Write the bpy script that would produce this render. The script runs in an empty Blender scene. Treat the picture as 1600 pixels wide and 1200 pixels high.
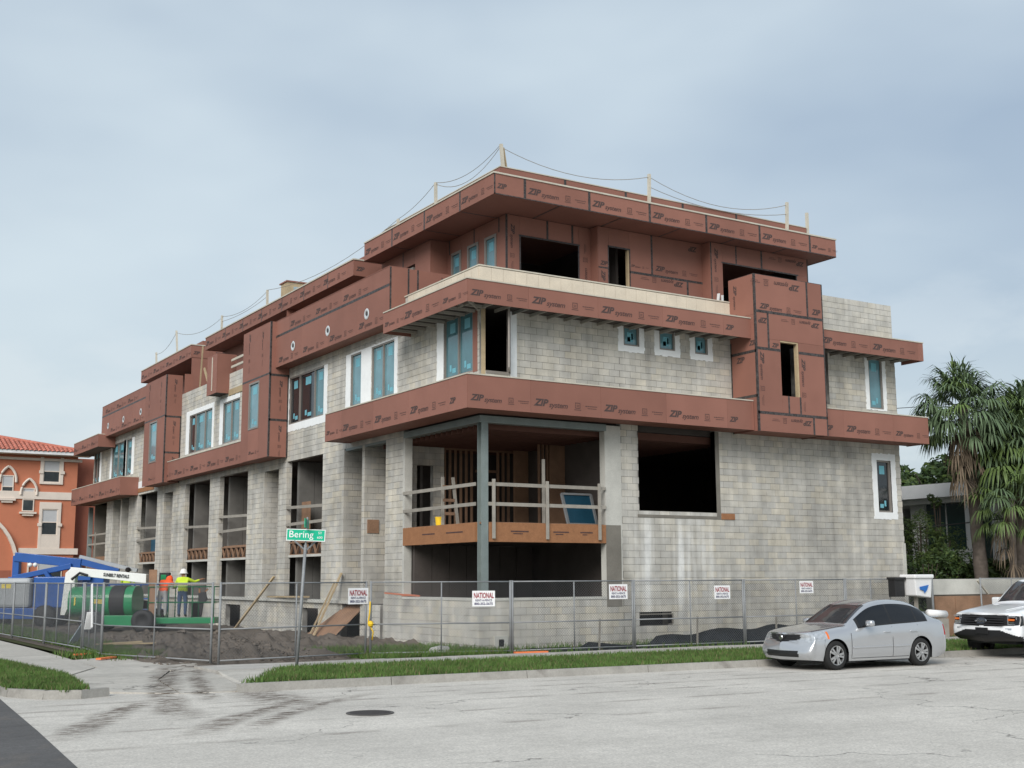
import bpy, bmesh, math, random
import numpy as np
from mathutils import Vector, Matrix
random.seed(7); rng = np.random.default_rng(7)
R = math.radians
S = bpy.context.scene
COL = S.collection

# ---------------------------------------------------------------- camera
CAM = Vector((-17.339, -29.491, 2.05))
cd = bpy.data.cameras.new('camera'); cam = bpy.data.objects.new('camera', cd); COL.objects.link(cam)
rt = Vector((0.84990, -0.52692, -0.00474)); dn = Vector((0.07921, 0.13664, -0.98745)); fw = Vector((0.52096, 0.83886, 0.15786))
cam.matrix_world = Matrix(((rt.x, -dn.x, -fw.x, CAM.x), (rt.y, -dn.y, -fw.y, CAM.y), (rt.z, -dn.z, -fw.z, CAM.z), (0, 0, 0, 1)))
cd.sensor_width = 36; cd.lens = 1896.53 / 1600 * 36; cd.clip_start = 0.1; cd.clip_end = 3000
S.camera = cam

# ---------------------------------------------------------------- sky and sun
SKYX, SKYY = 0.71, 6.49
SUN_EL, SUN_AZ = R(33), R(229)          # azimuth from +Y clockwise
w = bpy.data.worlds.new('World'); S.world = w; w.use_nodes = True
nt = w.node_tree; nt.nodes.clear()
def wn(t, **k):
    n = nt.nodes.new(t)
    for a, b in k.items(): setattr(n, a, b)
    return n
out = wn('ShaderNodeOutputWorld'); bg = wn('ShaderNodeBackground'); sky = wn('ShaderNodeTexSky')
sky.sky_type = 'NISHITA'; sky.sun_disc = False; sky.sun_elevation = SUN_EL; sky.sun_rotation = SUN_AZ
sky.air_density = 1.3; sky.dust_density = 3.0; sky.ozone_density = 1.5
tc = wn('ShaderNodeTexCoord'); mp = wn('ShaderNodeMapping'); mp.inputs['Scale'].default_value = (1.0, 1.0, 2.4); mp.inputs['Location'].default_value = (SKYX, SKYY, -4.82)
nz = wn('ShaderNodeTexNoise'); nz.inputs['Scale'].default_value = 1.7; nz.inputs['Detail'].default_value = 4; nz.inputs['Roughness'].default_value = 0.5
nz.inputs['Distortion'].default_value = 0.05
rp = wn('ShaderNodeValToRGB')
rp.color_ramp.elements[0].position = 0.34; rp.color_ramp.elements[0].color = (2.95, 3.75, 4.80, 1)
rp.color_ramp.elements[1].position = 0.70; rp.color_ramp.elements[1].color = (5.6, 6.4, 6.9, 1)
mx = wn('ShaderNodeMix', data_type='RGBA'); mx.inputs[0].default_value = 0.82
L = nt.links
L.new(tc.outputs['Generated'], mp.inputs[0]); L.new(mp.outputs[0], nz.inputs['Vector']); L.new(nz.outputs['Fac'], rp.inputs[0])
sx = wn('ShaderNodeSeparateXYZ'); hz = wn('ShaderNodeMapRange'); hz.inputs[1].default_value = 0.0; hz.inputs[2].default_value = .42; hz.inputs[3].default_value = .62; hz.inputs[4].default_value = 0.0
L.new(tc.outputs['Generated'], sx.inputs[0]); L.new(sx.outputs[2], hz.inputs[0])
mh_ = wn('ShaderNodeMix', data_type='RGBA'); mh_.inputs[7].default_value = (5.7, 6.4, 6.8, 1); L.new(hz.outputs[0], mh_.inputs[0]); L.new(rp.outputs[0], mh_.inputs[6])
n2 = wn('ShaderNodeTexNoise'); n2.inputs['Scale'].default_value = 6.5; n2.inputs['Detail'].default_value = 8; n2.inputs['Roughness'].default_value = .55; L.new(mp.outputs[0], n2.inputs['Vector'])
c2 = wn('ShaderNodeMapRange'); c2.inputs[1].default_value = .47; c2.inputs[2].default_value = .60; c2.inputs[4].default_value = .55; L.new(n2.outputs['Fac'], c2.inputs[0])
e2 = wn('ShaderNodeMapRange'); e2.inputs[1].default_value = .10; e2.inputs[2].default_value = .30; e2.inputs[3].default_value = 1; e2.inputs[4].default_value = 0; L.new(sx.outputs[2], e2.inputs[0])
k2 = wn('ShaderNodeMath', operation='MULTIPLY'); L.new(c2.outputs[0], k2.inputs[0]); L.new(e2.outputs[0], k2.inputs[1])
mc_ = wn('ShaderNodeMix', data_type='RGBA'); mc_.inputs[7].default_value = (6.3, 6.8, 7.1, 1); L.new(k2.outputs[0], mc_.inputs[0]); L.new(mh_.outputs[2], mc_.inputs[6])
L.new(sky.outputs[0], mx.inputs[6]); L.new(mc_.outputs[2], mx.inputs[7]); L.new(mx.outputs[2], bg.inputs[0]); L.new(bg.outputs[0], out.inputs[0])
bg.inputs[1].default_value = 0.064
sd = bpy.data.lights.new('sun', 'SUN'); sun = bpy.data.objects.new('sun', sd); COL.objects.link(sun)
sd.energy = 1.5; sd.angle = R(35); sd.color = (1, 0.97, 0.93)
sv = Vector((math.sin(SUN_AZ) * math.cos(SUN_EL), math.cos(SUN_AZ) * math.cos(SUN_EL), math.sin(SUN_EL)))
sun.rotation_euler = sv.to_track_quat('Z', 'Y').to_euler()
V = S.view_settings; V.view_transform = 'Standard'; V.look = 'None'; V.gamma = 1; V.use_curve_mapping = False; V.exposure = 1.0
S.cycles.use_denoising = True
S.cycles.max_bounces = 6; S.cycles.diffuse_bounces = 3; S.cycles.glossy_bounces = 3; S.cycles.transmission_bounces = 4; S.cycles.transparent_max_bounces = 8

# ---------------------------------------------------------------- helpers
def srgb(r, g, b):
    f = lambda c: (c / 255 / 12.92) if c / 255 <= .04045 else ((c / 255 + .055) / 1.055) ** 2.4
    return (f(r), f(g), f(b))
class MB:
    """collects faces for ONE mesh"""
    def __init__(s): s.v = []; s.f = []; s.m = []
    def add(s, vs, fs, mi=0):
        n = len(s.v); s.v += [tuple(p) for p in vs]; s.f += [tuple(i + n for i in f) for f in fs]; s.m += [mi] * len(fs); return s
    def box(s, x0, x1, y0, y1, z0, z1, mi=0):
        if x0 > x1: x0, x1 = x1, x0
        if y0 > y1: y0, y1 = y1, y0
        return s.add([(x0, y0, z0), (x1, y0, z0), (x1, y1, z0), (x0, y1, z0), (x0, y0, z1), (x1, y0, z1), (x1, y1, z1), (x0, y1, z1)],
                     [(0, 3, 2, 1), (4, 5, 6, 7), (0, 1, 5, 4), (1, 2, 6, 5), (2, 3, 7, 6), (3, 0, 4, 7)], mi)
    def bar(s, p, q, w, h, mi=0, up=(0, 0, 1)):
        p = Vector(p); q = Vector(q); d = (q - p).normalized(); u = Vector(up)
        if abs(d.dot(u)) > .98: u = Vector((1, 0, 0))
        a = d.cross(u).normalized(); b = a.cross(d).normalized()
        vs = []
        for c in (p, q):
            for i, j in ((-1, -1), (1, -1), (1, 1), (-1, 1)): vs.append(c + a * (i * w / 2) + b * (j * h / 2))
        return s.add(vs, [(3, 2, 1, 0), (4, 5, 6, 7), (0, 1, 5, 4), (1, 2, 6, 5), (2, 3, 7, 6), (3, 0, 4, 7)], mi)
    def tube(s, pts, r, n=6, mi=0, caps=True):
        pts = [Vector(p) for p in pts]; rr = r if isinstance(r, (list, tuple)) else [r] * len(pts)
        base = len(s.v); pa = None
        for i, p in enumerate(pts):
            d = (pts[min(i + 1, len(pts) - 1)] - pts[max(i - 1, 0)]).normalized()
            u = Vector((0, 0, 1)) if abs(d.z) < .95 else Vector((1, 0, 0))
            a = d.cross(u).normalized(); b = d.cross(a).normalized()
            for k in range(n):
                t = 2 * math.pi * k / n; s.v.append(tuple(p + (a * math.cos(t) + b * math.sin(t)) * rr[i]))
        for i in range(len(pts) - 1):
            for k in range(n):
                s.f.append((base + i * n + k, base + (i + 1) * n + k, base + (i + 1) * n + (k + 1) % n, base + i * n + (k + 1) % n)); s.m.append(mi)
        if caps:
            s.f.append(tuple(base + k for k in range(n))); s.m.append(mi)
            e = base + (len(pts) - 1) * n; s.f.append(tuple(e + k for k in reversed(range(n)))); s.m.append(mi)
        return s
    def lathe(s, prof, axis_o, axis_d, n=24, mi=0):
        """prof: list of (radius, distance along axis)"""
        o = Vector(axis_o); d = Vector(axis_d).normalized(); u = Vector((0, 0, 1)) if abs(d.z) < .9 else Vector((1, 0, 0))
        a = d.cross(u).normalized(); b = d.cross(a).normalized(); base = len(s.v)
        for r, t in prof:
            for k in range(n):
                th = 2 * math.pi * k / n; s.v.append(tuple(o + d * t + (a * math.cos(th) + b * math.sin(th)) * r))
        for i in range(len(prof) - 1):
            for k in range(n):
                s.f.append((base + i * n + k, base + i * n + (k + 1) % n, base + (i + 1) * n + (k + 1) % n, base + (i + 1) * n + k)); s.m.append(mi)
        return s
    def prism(s, poly, ext, mi=0):
        """poly: 3D polygon, ext: extrusion vector"""
        n = len(poly); e = Vector(ext); vs = [Vector(p) for p in poly] + [Vector(p) + e for p in poly]
        fs = [tuple(reversed(range(n))), tuple(range(n, 2 * n))] + [(i, (i + 1) % n, n + (i + 1) % n, n + i) for i in range(n)]
        return s.add(vs, fs, mi)
    def data(s, name, mats, smooth=False):
        me = bpy.data.meshes.new(name); me.from_pydata(s.v, [], s.f)
        for m in (mats if isinstance(mats, (list, tuple)) else [mats]): me.materials.append(m)
        if any(s.m): me.polygons.foreach_set('material_index', s.m)
        if smooth: me.polygons.foreach_set('use_smooth', [True] * len(s.f))
        me.update(); return me
    def build(s, name, mats, parent=None, smooth=False, fix=False, bevel=0, sub=0):
        me = s.data(name, mats, smooth)
        if fix or bevel:
            b = bmesh.new(); b.from_mesh(me); bmesh.ops.recalc_face_normals(b, faces=b.faces)
            if bevel: bmesh.ops.bevel(b, geom=[e for e in b.edges], offset=bevel, segments=2, affect='EDGES', profile=.5, clamp_overlap=True)
            b.to_mesh(me); b.free()
        o = link(name, me, parent)
        if sub:
            md = o.modifiers.new('sub', 'SUBSURF'); md.levels = sub; md.render_levels = sub
        return o
def link(name, me, parent=None):
    o = bpy.data.objects.new(name, me); COL.objects.link(o)
    if parent: o.parent = parent
    return o
def tag(o, label=None, cat=None, group=None, kind=None):
    if label: o['label'] = label
    if cat: o['category'] = cat
    if group: o['group'] = group
    if kind: o['kind'] = kind
    return o
def thing(name, label, cat, loc=(0, 0, 0), rz=0, group=None):
    o = bpy.data.objects.new(name, None); COL.objects.link(o); o.location = loc; o.rotation_euler = (0, 0, rz); o.empty_display_size = .2
    return tag(o, label, cat, group)
def copy_tree(o, parent=None):
    c = o.copy(); COL.objects.link(c); c.parent = parent
    for ch in o.children: copy_tree(ch, c)
    return c
def text_mesh(txt, size, mat, shear=0.0, bold=0.0, align='LEFT', space=1.0):
    cu = bpy.data.curves.new('text', 'FONT'); cu.body = txt; cu.size = size; cu.shear = shear; cu.offset = bold; cu.align_x = align; cu.space_character = space
    cu.resolution_u = 3
    o = bpy.data.objects.new('text', cu); COL.objects.link(o)
    bpy.context.view_layer.update()
    me = bpy.data.meshes.new_from_object(o.evaluated_get(bpy.context.evaluated_depsgraph_get()))
    bpy.data.objects.remove(o); me.materials.clear(); me.materials.append(mat); return me

# ---------------------------------------------------------------- materials
def pbr(name, col, rough=.8, metal=0, var=.12, scale=3.0, fine=.08, fscale=40, bump=0.0, bscale=60, spec=.3, objvar=0.0, coat=0, alpha=None):
    m = bpy.data.materials.new(name); m.use_nodes = True; n = m.node_tree; P = n.nodes['Principled BSDF']
    P.inputs['Roughness'].default_value = rough; P.inputs['Metallic'].default_value = metal
    P.inputs['Specular IOR Level'].default_value = spec
    if coat: P.inputs['Coat Weight'].default_value = coat; P.inputs['Coat Roughness'].default_value = .04
    tc = n.nodes.new('ShaderNodeNewGeometry')
    def noise(sc, det=5):
        t = n.nodes.new('ShaderNodeTexNoise'); t.inputs['Scale'].default_value = sc; t.inputs['Detail'].default_value = det
        n.links.new(tc.outputs['Position'], t.inputs['Vector']); return t
    def mad(src, lo, hi):
        r = n.nodes.new('ShaderNodeMapRange'); r.inputs[1].default_value = .25; r.inputs[2].default_value = .75
        r.inputs[3].default_value = lo; r.inputs[4].default_value = hi; n.links.new(src, r.inputs[0]); return r.outputs[0]
    def mul(a, b):
        k = n.nodes.new('ShaderNodeMath'); k.operation = 'MULTIPLY'; n.links.new(a, k.inputs[0]); n.links.new(b, k.inputs[1]); return k.outputs[0]
    f = mad(noise(scale).outputs['Fac'], 1 - var, 1 + var)
    if fine: f = mul(f, mad(noise(fscale, 3).outputs['Fac'], 1 - fine, 1 + fine))
    if objvar:
        oi = n.nodes.new('ShaderNodeObjectInfo'); r = n.nodes.new('ShaderNodeMapRange'); r.inputs[3].default_value = 1 - objvar; r.inputs[4].default_value = 1 + objvar
        n.links.new(oi.outputs['Random'], r.inputs[0]); f = mul(f, r.outputs[0])
    vm = n.nodes.new('ShaderNodeVectorMath'); vm.operation = 'SCALE'; vm.inputs[0].default_value = col; n.links.new(f, vm.inputs['Scale'])
    n.links.new(vm.outputs[0], P.inputs['Base Color'])
    if bump:
        b = n.nodes.new('ShaderNodeBump'); b.inputs['Strength'].default_value = bump; b.inputs['Distance'].default_value = .02
        n.links.new(noise(bscale, 6).outputs['Fac'], b.inputs['Height']); n.links.new(b.outputs[0], P.inputs['Normal'])
    if alpha is not None: P.inputs['Alpha'].default_value = alpha
    return m
def block_material(name, col, col2, joint=False):
    """per-block tone on the 0.4064 x 0.2032 m bond, big stains, vertical runs"""
    m = bpy.data.materials.new(name); m.use_nodes = True; n = m.node_tree; P = n.nodes['Principled BSDF']; P.inputs['Roughness'].default_value = .95; P.inputs['Specular IOR Level'].default_value = .12
    N = lambda t: n.nodes.new(t); K = n.links.new
    g = N('ShaderNodeNewGeometry'); sp = N('ShaderNodeSeparateXYZ'); K(g.outputs['Position'], sp.inputs[0])
    def M(op, a, b=None):
        k = N('ShaderNodeMath'); k.operation = op
        for i, q in enumerate((a, b)):
            if q is None: continue
            if isinstance(q, (int, float)): k.inputs[i].default_value = q
            else: K(q, k.inputs[i])
        return k.outputs[0]
    row = M('FLOOR', M('DIVIDE', sp.outputs[2], .2032))
    u = M('ADD', M('ADD', sp.outputs[0], sp.outputs[1]), M('MULTIPLY', M('MODULO', row, 2), .2032))
    cb = N('ShaderNodeCombineXYZ'); K(M('FLOOR', M('DIVIDE', u, .4064)), cb.inputs[0]); K(row, cb.inputs[1])
    wn_ = N('ShaderNodeTexWhiteNoise'); wn_.noise_dimensions = '2D'; K(cb.outputs[0], wn_.inputs['Vector'])
    def noise(sc, det, vec=None, dist=0):
        t = N('ShaderNodeTexNoise'); t.inputs['Scale'].default_value = sc; t.inputs['Detail'].default_value = det; t.inputs['Distortion'].default_value = dist
        K(vec or g.outputs['Position'], t.inputs['Vector']); return t.outputs['Fac']
    mapv = N('ShaderNodeMapping'); mapv.inputs['Scale'].default_value = (3.2, 3.2, .16); K(g.outputs['Position'], mapv.inputs[0])
    runs = noise(1.0, 5, mapv.outputs[0]); big = noise(.42, 5, None, .6); mid = noise(2.2, 6); fine = noise(55, 4)
    def rng_(src, a, b, lo, hi):
        r = N('ShaderNodeMapRange'); r.inputs[1].default_value = a; r.inputs[2].default_value = b; r.inputs[3].default_value = lo; r.inputs[4].default_value = hi; K(src, r.inputs[0]); return r.outputs[0]
    mixc = N('ShaderNodeMix'); mixc.data_type = 'RGBA'; mixc.inputs[6].default_value = (*col, 1); mixc.inputs[7].default_value = (*col2, 1)
    if joint: K(rng_(noise(1.15, 4, None, .5), .44, .60, 0, 1), mixc.inputs[0])
    else: K(M('MULTIPLY', rng_(big, .36, .60, .15, 1), rng_(wn_.outputs['Value'], .2, 1, .0, 1)), mixc.inputs[0])
    f = M('MULTIPLY', rng_(wn_.outputs['Value'], 0, 1, .955, 1.04) if not joint else rng_(mid, .3, .7, .9, 1.05), rng_(runs, .3, .7, .84, 1.13))
    damp = noise(.33, 6, None, 1.0); f = M('MULTIPLY', f, rng_(damp, .52, .70, 1.03, .80)); f = M('MULTIPLY', f, rng_(mid, .28, .72, .84, 1.12)); f = M('MULTIPLY', f, rng_(fine, .3, .7, .92, 1.08))
    # lime bloom washed down from the big opening of the street wall
    def box_(src, a, b, e):
        return M('MULTIPLY', rng_(src, a - e, a + e, 0, 1), rng_(src, b - e, b + e, 1, 0))
    bloom = M('MULTIPLY', M('MULTIPLY', box_(sp.outputs[0], 5.3, 8.4, .5), box_(sp.outputs[2], 1.0, 3.7, .6)), M('MULTIPLY', rng_(sp.outputs[1], .2, .4, 1, 0), rng_(runs, .42, .62, 0, .75)))
    mixb = N('ShaderNodeMix'); mixb.data_type = 'RGBA'; mixb.inputs[7].default_value = (.66, .665, .65, 1); K(bloom, mixb.inputs[0]); K(mixc.outputs[2], mixb.inputs[6]); mixc = mixb
    vm = N('ShaderNodeVectorMath'); vm.operation = 'SCALE'; K(mixc.outputs[2], vm.inputs[0]); K(f, vm.inputs['Scale']); K(vm.outputs[0], P.inputs['Base Color'])
    b = N('ShaderNodeBump'); b.inputs['Strength'].default_value = .35; b.inputs['Distance'].default_value = .01; K(fine, b.inputs['Height']); K(b.outputs[0], P.inputs['Normal'])
    return m
MT = {}
MT['block'] = block_material('concrete_block', (.485, .472, .435), (.53, .492, .41))
MT['mortar'] = block_material('mortar', (.21, .203, .188), (.435, .424, .395), True)
MT['pale_block'] = pbr('pale_block', (.60, .53, .43), .9, var=.1, scale=2, fine=.1, objvar=.06)
MT['zip'] = pbr('red_sheathing', (.262, .122, .092), .62, var=.09, scale=.9, fine=.05, fscale=60, spec=.2, objvar=.07)
MT['print'] = pbr('black_print', (.075, .05, .046), .7, var=.2, scale=9, fine=.3, fscale=30)
MT['print2'] = pbr('faint_print', (.085, .047, .042), .7, var=.2, scale=9, fine=.3, fscale=30)
MT['tape'] = pbr('seam_tape', (.055, .048, .046), .45, var=.5, scale=9, fine=.7, fscale=22)
MT['wood'] = pbr('lumber', srgb(172, 154, 124), .75, var=.14, scale=4, fine=.12, objvar=.1)
MT['grey_wood'] = pbr('weathered_lumber', srgb(150, 145, 136), .85, var=.14, scale=4, fine=.12, objvar=.08)
MT['lvl'] = pbr('laminated_beam', srgb(150, 106, 74), .7, var=.12, scale=5, fine=.12, fscale=30)
MT['ply'] = pbr('plywood', srgb(140, 110, 88), .8, var=.2, scale=2.5, fine=.15, objvar=.1)
MT['stud'] = pbr('wall_stud', srgb(134, 106, 86), .8, var=.15, scale=4, fine=.1, objvar=.1)
MT['white'] = pbr('white_stucco', (.80, .82, .82), .85, var=.04, scale=4, fine=.04, bump=.15)
MT['frame'] = pbr('window_frame', srgb(140, 134, 128), .45, metal=.2, var=.05, fine=0)
MT['steel'] = pbr('primed_steel', srgb(126, 136, 134), .55, metal=.1, var=.12, scale=2.5, fine=.08)
MT['galv'] = pbr('galvanised_steel', (.26, .27, .275), .6, metal=.25, var=.12, scale=6, fine=.1)
MT['concrete'] = pbr('cast_concrete', srgb(186, 185, 178), .92, var=.16, scale=1.6, fine=.1, bump=.2, bscale=30)
MT['dark_concrete'] = pbr('form_concrete', srgb(120, 116, 108), .92, var=.18, scale=1.6, fine=.1, bump=.2, bscale=30)
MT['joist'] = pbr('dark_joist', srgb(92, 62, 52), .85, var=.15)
MT['wire'] = pbr('fence_wire', (.15, .155, .16), .6, metal=.3)
MT['board'] = pbr('shaded_party_wall', (.15, .145, .135), .95, var=.25, scale=1.4, fine=.1)  # indoor shade of the block party walls, put into an even dark colour
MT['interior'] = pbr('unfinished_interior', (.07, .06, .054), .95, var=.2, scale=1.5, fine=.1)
MT['roofing'] = pbr('roof_membrane', (.25, .25, .25), .9)
MT['nailer'] = pbr('pale_nailer', srgb(190, 184, 170), .8, var=.12, scale=2, fine=.1)
MT['black'] = pbr('black_plastic', (.018, .018, .019), .5, var=.1, spec=.4)
MT['silt'] = pbr('silt_fabric', (.022, .026, .030), .75, var=.35, scale=5, fine=.2, bump=.4, bscale=14)
MT['yellow'] = pbr('yellow_plastic', (.85, .55, .03), .4, var=.05)
MT['orange_paint'] = pbr('orange_paint', (.75, .2, .07), .6)
def glass_mat(name, col, rough=.06):
    m = pbr(name, col, rough, var=.25, scale=1.3, fine=0, spec=.8); return m
MT['teal'] = glass_mat('filmed_glass', (.075, .185, .215))
MT['teal2'] = glass_mat('pale_filmed_glass', (.12, .25, .29))
MT['darkglass'] = glass_mat('dark_glass', (.012, .016, .02))
MT['film'] = pbr('sticker', (.16, .42, .50), .5, var=.1)
MT['hole'] = pbr('vent_metal', (.72, .73, .72), .35, metal=.5)
# ---------------------------------------------------------------- ground, streets, kerbs
def kerb_y(x): return -7.95 - .06 * x
def sheet(name, poly, z, mat, kind='structure'):
    mb = MB(); mb.add([(p[0], p[1], p[2] if len(p) > 2 else z) for p in poly], [tuple(range(len(poly)))]); return tag(mb.build(name, mat, fix=False), kind=kind)
def ground_mat(name, base, dark, streak_dir=0.0, mud=False, agg=.25, joints=0, STREAK=.8, crack=False):
    m = bpy.data.materials.new(name); m.use_nodes = True; n = m.node_tree; P = n.nodes['Principled BSDF']; P.inputs['Roughness'].default_value = .93; P.inputs['Specular IOR Level'].default_value = .15
    N = lambda t: n.nodes.new(t); K = n.links.new
    g = N('ShaderNodeNewGeometry')
    def noise(sc, det, vec=None, dist=0, rough=.5):
        t = N('ShaderNodeTexNoise'); t.inputs['Scale'].default_value = sc; t.inputs['Detail'].default_value = det; t.inputs['Distortion'].default_value = dist; t.inputs['Roughness'].default_value = rough
        K(vec or g.outputs['Position'], t.inputs['Vector']); return t.outputs['Fac']
    def rg(src, a, b, lo, hi):
        r = N('ShaderNodeMapRange'); r.inputs[1].default_value = a; r.inputs[2].default_value = b; r.inputs[3].default_value = lo; r.inputs[4].default_value = hi; K(src, r.inputs[0]); return r.outputs[0]
    def M(op, a, b):
        k = N('ShaderNodeMath'); k.operation = op
        for i, q in enumerate((a, b)):
            if isinstance(q, (int, float)): k.inputs[i].default_value = q
            else: K(q, k.inputs[i])
        return k.outputs[0]
    f = M('MULTIPLY', rg(noise(.5, 5), .3, .7, .88, 1.1), rg(noise(26, 6, rough=.75), .3, .7, 1 - agg, 1 + agg))
    f = M('MULTIPLY', f, rg(noise(6, 5), .3, .7, .92, 1.08))
    mp = N('ShaderNodeMapping'); mp.inputs['Rotation'].default_value = (0, 0, streak_dir); mp.inputs['Scale'].default_value = (.09, 1.9, 1); K(g.outputs['Position'], mp.inputs[0])
    st = noise(1.0, 6, mp.outputs[0], .5, .62)
    f = M('MULTIPLY', f, rg(st, .50, .75, 1, STREAK))
    mixc = N('ShaderNodeMix'); mixc.data_type = 'RGBA'; mixc.inputs[6].default_value = (*base, 1); mixc.inputs[7].default_value = (*dark, 1)
    if mud:
        # mud tracked out of the site gate: several soft curved lanes with lug marks
        sp = N('ShaderNodeSeparateXYZ'); K(g.outputs['Position'], sp.inputs[0]); X, Y = sp.outputs[0], sp.outputs[1]
        wob = M('MULTIPLY', M('SUBTRACT', noise(.8, 3), .5), .6)
        def lane(x0, y0, slope, curve, width, ylo, yhi):
            dy = M('SUBTRACT', Y, y0)
            xc = M('ADD', x0, M('ADD', M('MULTIPLY', dy, slope), M('MULTIPLY', M('MULTIPLY', dy, dy), curve)))
            d = M('ABSOLUTE', M('SUBTRACT', M('ADD', X, wob), xc), 0)
            k = rg(d, width * .3, width, 1, 0)
            return M('MULTIPLY', M('MULTIPLY', k, rg(Y, ylo - .8, ylo + .8, 0, 1)), rg(Y, yhi - .8, yhi + .8, 1, 0))
        tot = None
        for a in [(-9.9, -4.0, .32, .01, .42, -10.6, -1), (-9.25, -4.0, .30, .01, .26, -8.2, -1.2), (-9.35, -8.5, .1, 0, .7, -10.4, -7.0), (-10.5, -10.8, .9, .10, .45, -12.8, -9.5), (-9.8, -10.9, .9, .09, .35, -12.5, -9.3), (-12.2, -9.4, .55, .03, .4, -12.2, -8.0), (-8.7, -2.4, .5, 0, .9, -3.6, -1)]:
            q = lane(*a); tot = q if tot is None else M('MAXIMUM', tot, q)
        mp2 = N('ShaderNodeMapping'); mp2.inputs['Rotation'].default_value = (0, 0, .25); mp2.inputs['Scale'].default_value = (1.2, 4.5, 1); K(g.outputs['Position'], mp2.inputs[0])
        lug = rg(noise(2.2, 6, mp2.outputs[0], .4, .7),   .43, .54, 0, 1)
        tot = M('MULTIPLY', tot, lug)
        # thin tyre tracks running along the street
        yy = M('ADD', Y, M('MULTIPLY', X, .06))
        tr = None
        for c, wd in ((-8.75, .16), (-9.65, .14), (-10.35, .16), (-11.4, .14), (-12.9, .12), (-14.6, .15)):
            q = rg(M('ABSOLUTE', M('SUBTRACT', M('ADD', yy, M('MULTIPLY', wob, .12)), c), 0), wd * .3, wd, 1, 0); tr = q if tr is None else M('MAXIMUM', tr, q)
        tr = M('MULTIPLY', tr, rg(noise(1.3, 5), .42, .6, 0, .4))
        K(M('MINIMUM', M('MAXIMUM', M('MULTIPLY', tot, .92), tr), 1), mixc.inputs[0])
    else:
        K(rg(noise(1.1, 6, None, .8), .55, .72, 0, .6), mixc.inputs[0])
    if crack:
        vo = N('ShaderNodeTexVoronoi'); vo.feature = 'DISTANCE_TO_EDGE'; vo.inputs['Scale'].default_value = .16
        wv = N('ShaderNodeTexNoise'); wv.inputs['Scale'].default_value = .9; wv.inputs['Detail'].default_value = 6; K(g.outputs['Position'], wv.inputs['Vector'])
        va = N('ShaderNodeVectorMath'); va.operation = 'MULTIPLY_ADD'; K(wv.outputs['Color'], va.inputs[0]); va.inputs[1].default_value = (2.6, 2.6, 0); K(g.outputs['Position'], va.inputs[2]); K(va.outputs[0], vo.inputs['Vector'])
        f = M('MULTIPLY', f, M('SUBTRACT', 1, M('MULTIPLY', rg(vo.outputs['Distance'], .0015, .005, .55, 0), rg(noise(.35, 3), .45, .55, 0, 1))))
    vm = N('ShaderNodeVectorMath'); vm.operation = 'SCALE'; K(mixc.outputs[2], vm.inputs[0]); K(f, vm.inputs['Scale']); K(vm.outputs[0], P.inputs['Base Color'])
    b = N('ShaderNodeBump'); b.inputs['Strength'].default_value = .5; b.inputs['Distance'].default_value = .012; K(noise(30, 6, rough=.7), b.inputs['Height']); K(b.outputs[0], P.inputs['Normal'])
    return m
MT['road'] = ground_mat('worn_shell_asphalt', (.54, .51, .46), (.13, .105, .085), R(3.4), mud=True, agg=.34, STREAK=.9, crack=True)
MT['asphalt'] = ground_mat('newer_asphalt', (.115, .112, .11), (.16, .14, .12), R(80), agg=.22)
MT['walk'] = ground_mat('concrete_walk', (.44, .42, .385), (.26, .23, .2), R(3), agg=.08)
MT['ramp'] = ground_mat('muddy_concrete', (.46, .435, .39), (.12, .098, .08), R(30), mud=True, agg=.15, crack=True)
MT['soil'] = ground_mat('grass_soil', (.055, .062, .025), (.09, .075, .05), 0, agg=.3)
MT['dirt'] = ground_mat('churned_dirt', (.14, .118, .098), (.045, .038, .033), R(20), agg=.35)
MT['kerb'] = ground_mat('kerb_concrete', (.35, .335, .305), (.15, .135, .12), R(3), agg=.12)
MT['grass'] = pbr('grass_blades', (.085, .150, .035), .75, var=.35, scale=1.4, fine=.25, fscale=12, spec=.25)
MT['drygrass'] = pbr('dry_grass', (.16, .14, .07), .85, var=.3, scale=2)

sheet('ground', [(-500, -500), (700, -500), (700, 900), (-500, 900)], -.03, MT['soil'])
sheet('road', [(-60, -60), (260, -75), (260, kerb_y(260)), (-9.4, kerb_y(-9.4)), (-9.0, -2.0), (-60, -2.0)], 0.0, MT['road'])
sheet('side_street', [(-13.45, -6.2), (-13.56, -7.75), (-13.81, -11.43), (-14.2, -16.5), (-15.2, -60), (-24, -60), (-24, 120), (-13.6, 120)], .004, MT['asphalt'])
# building plot and verges stand a kerb step above the road
sheet('building_plot', [(-9.2, -4.4), (60, -8.4), (60, 70), (-9.9, 70), (-9.9, 3)], .06, MT['soil'])
def verge_y(x): return -7.80 - .06 * x
xs = [-7.2 + i * 2.5 for i in range(30)]
mb = MB()
for a, b in zip(xs[:-1], xs[1:]):
    mb.add([(a, verge_y(a), .14), (b, verge_y(b), .14), (b, -4.25 - .05 * b, .15), (a, -4.25 - .05 * a, .15)], [(0, 1, 2, 3)])
mb.add([(-9.2, -7.2, .05), (-7.2, verge_y(-7.2), .14), (-7.2, -3.89, .15), (-7.45, -4.0, .15)], [(0, 1, 2, 3)])
tag(mb.build('verge', MT['soil']), kind='structure')
# front pavement in slabs
pv = tag(bpy.data.objects.new('pavement', None), kind='structure'); COL.objects.link(pv)
x = -8.8; k = 0
while x < 40:
    x1 = x + 1.52; m = MB(); dz = random.uniform(-.006, .006)
    q = [(x + .008, -4.25 - .05 * x), (x1 - .008, -4.25 - .05 * x1), (x1 - .008, -2.72 - .05 * x1), (x + .008, -2.72 - .05 * x)]
    m.prism([(p[0], p[1], .04) for p in q], (0, 0, .115 + dz)); m.build('paving_slab', MT['walk'], pv); x = x1
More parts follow.
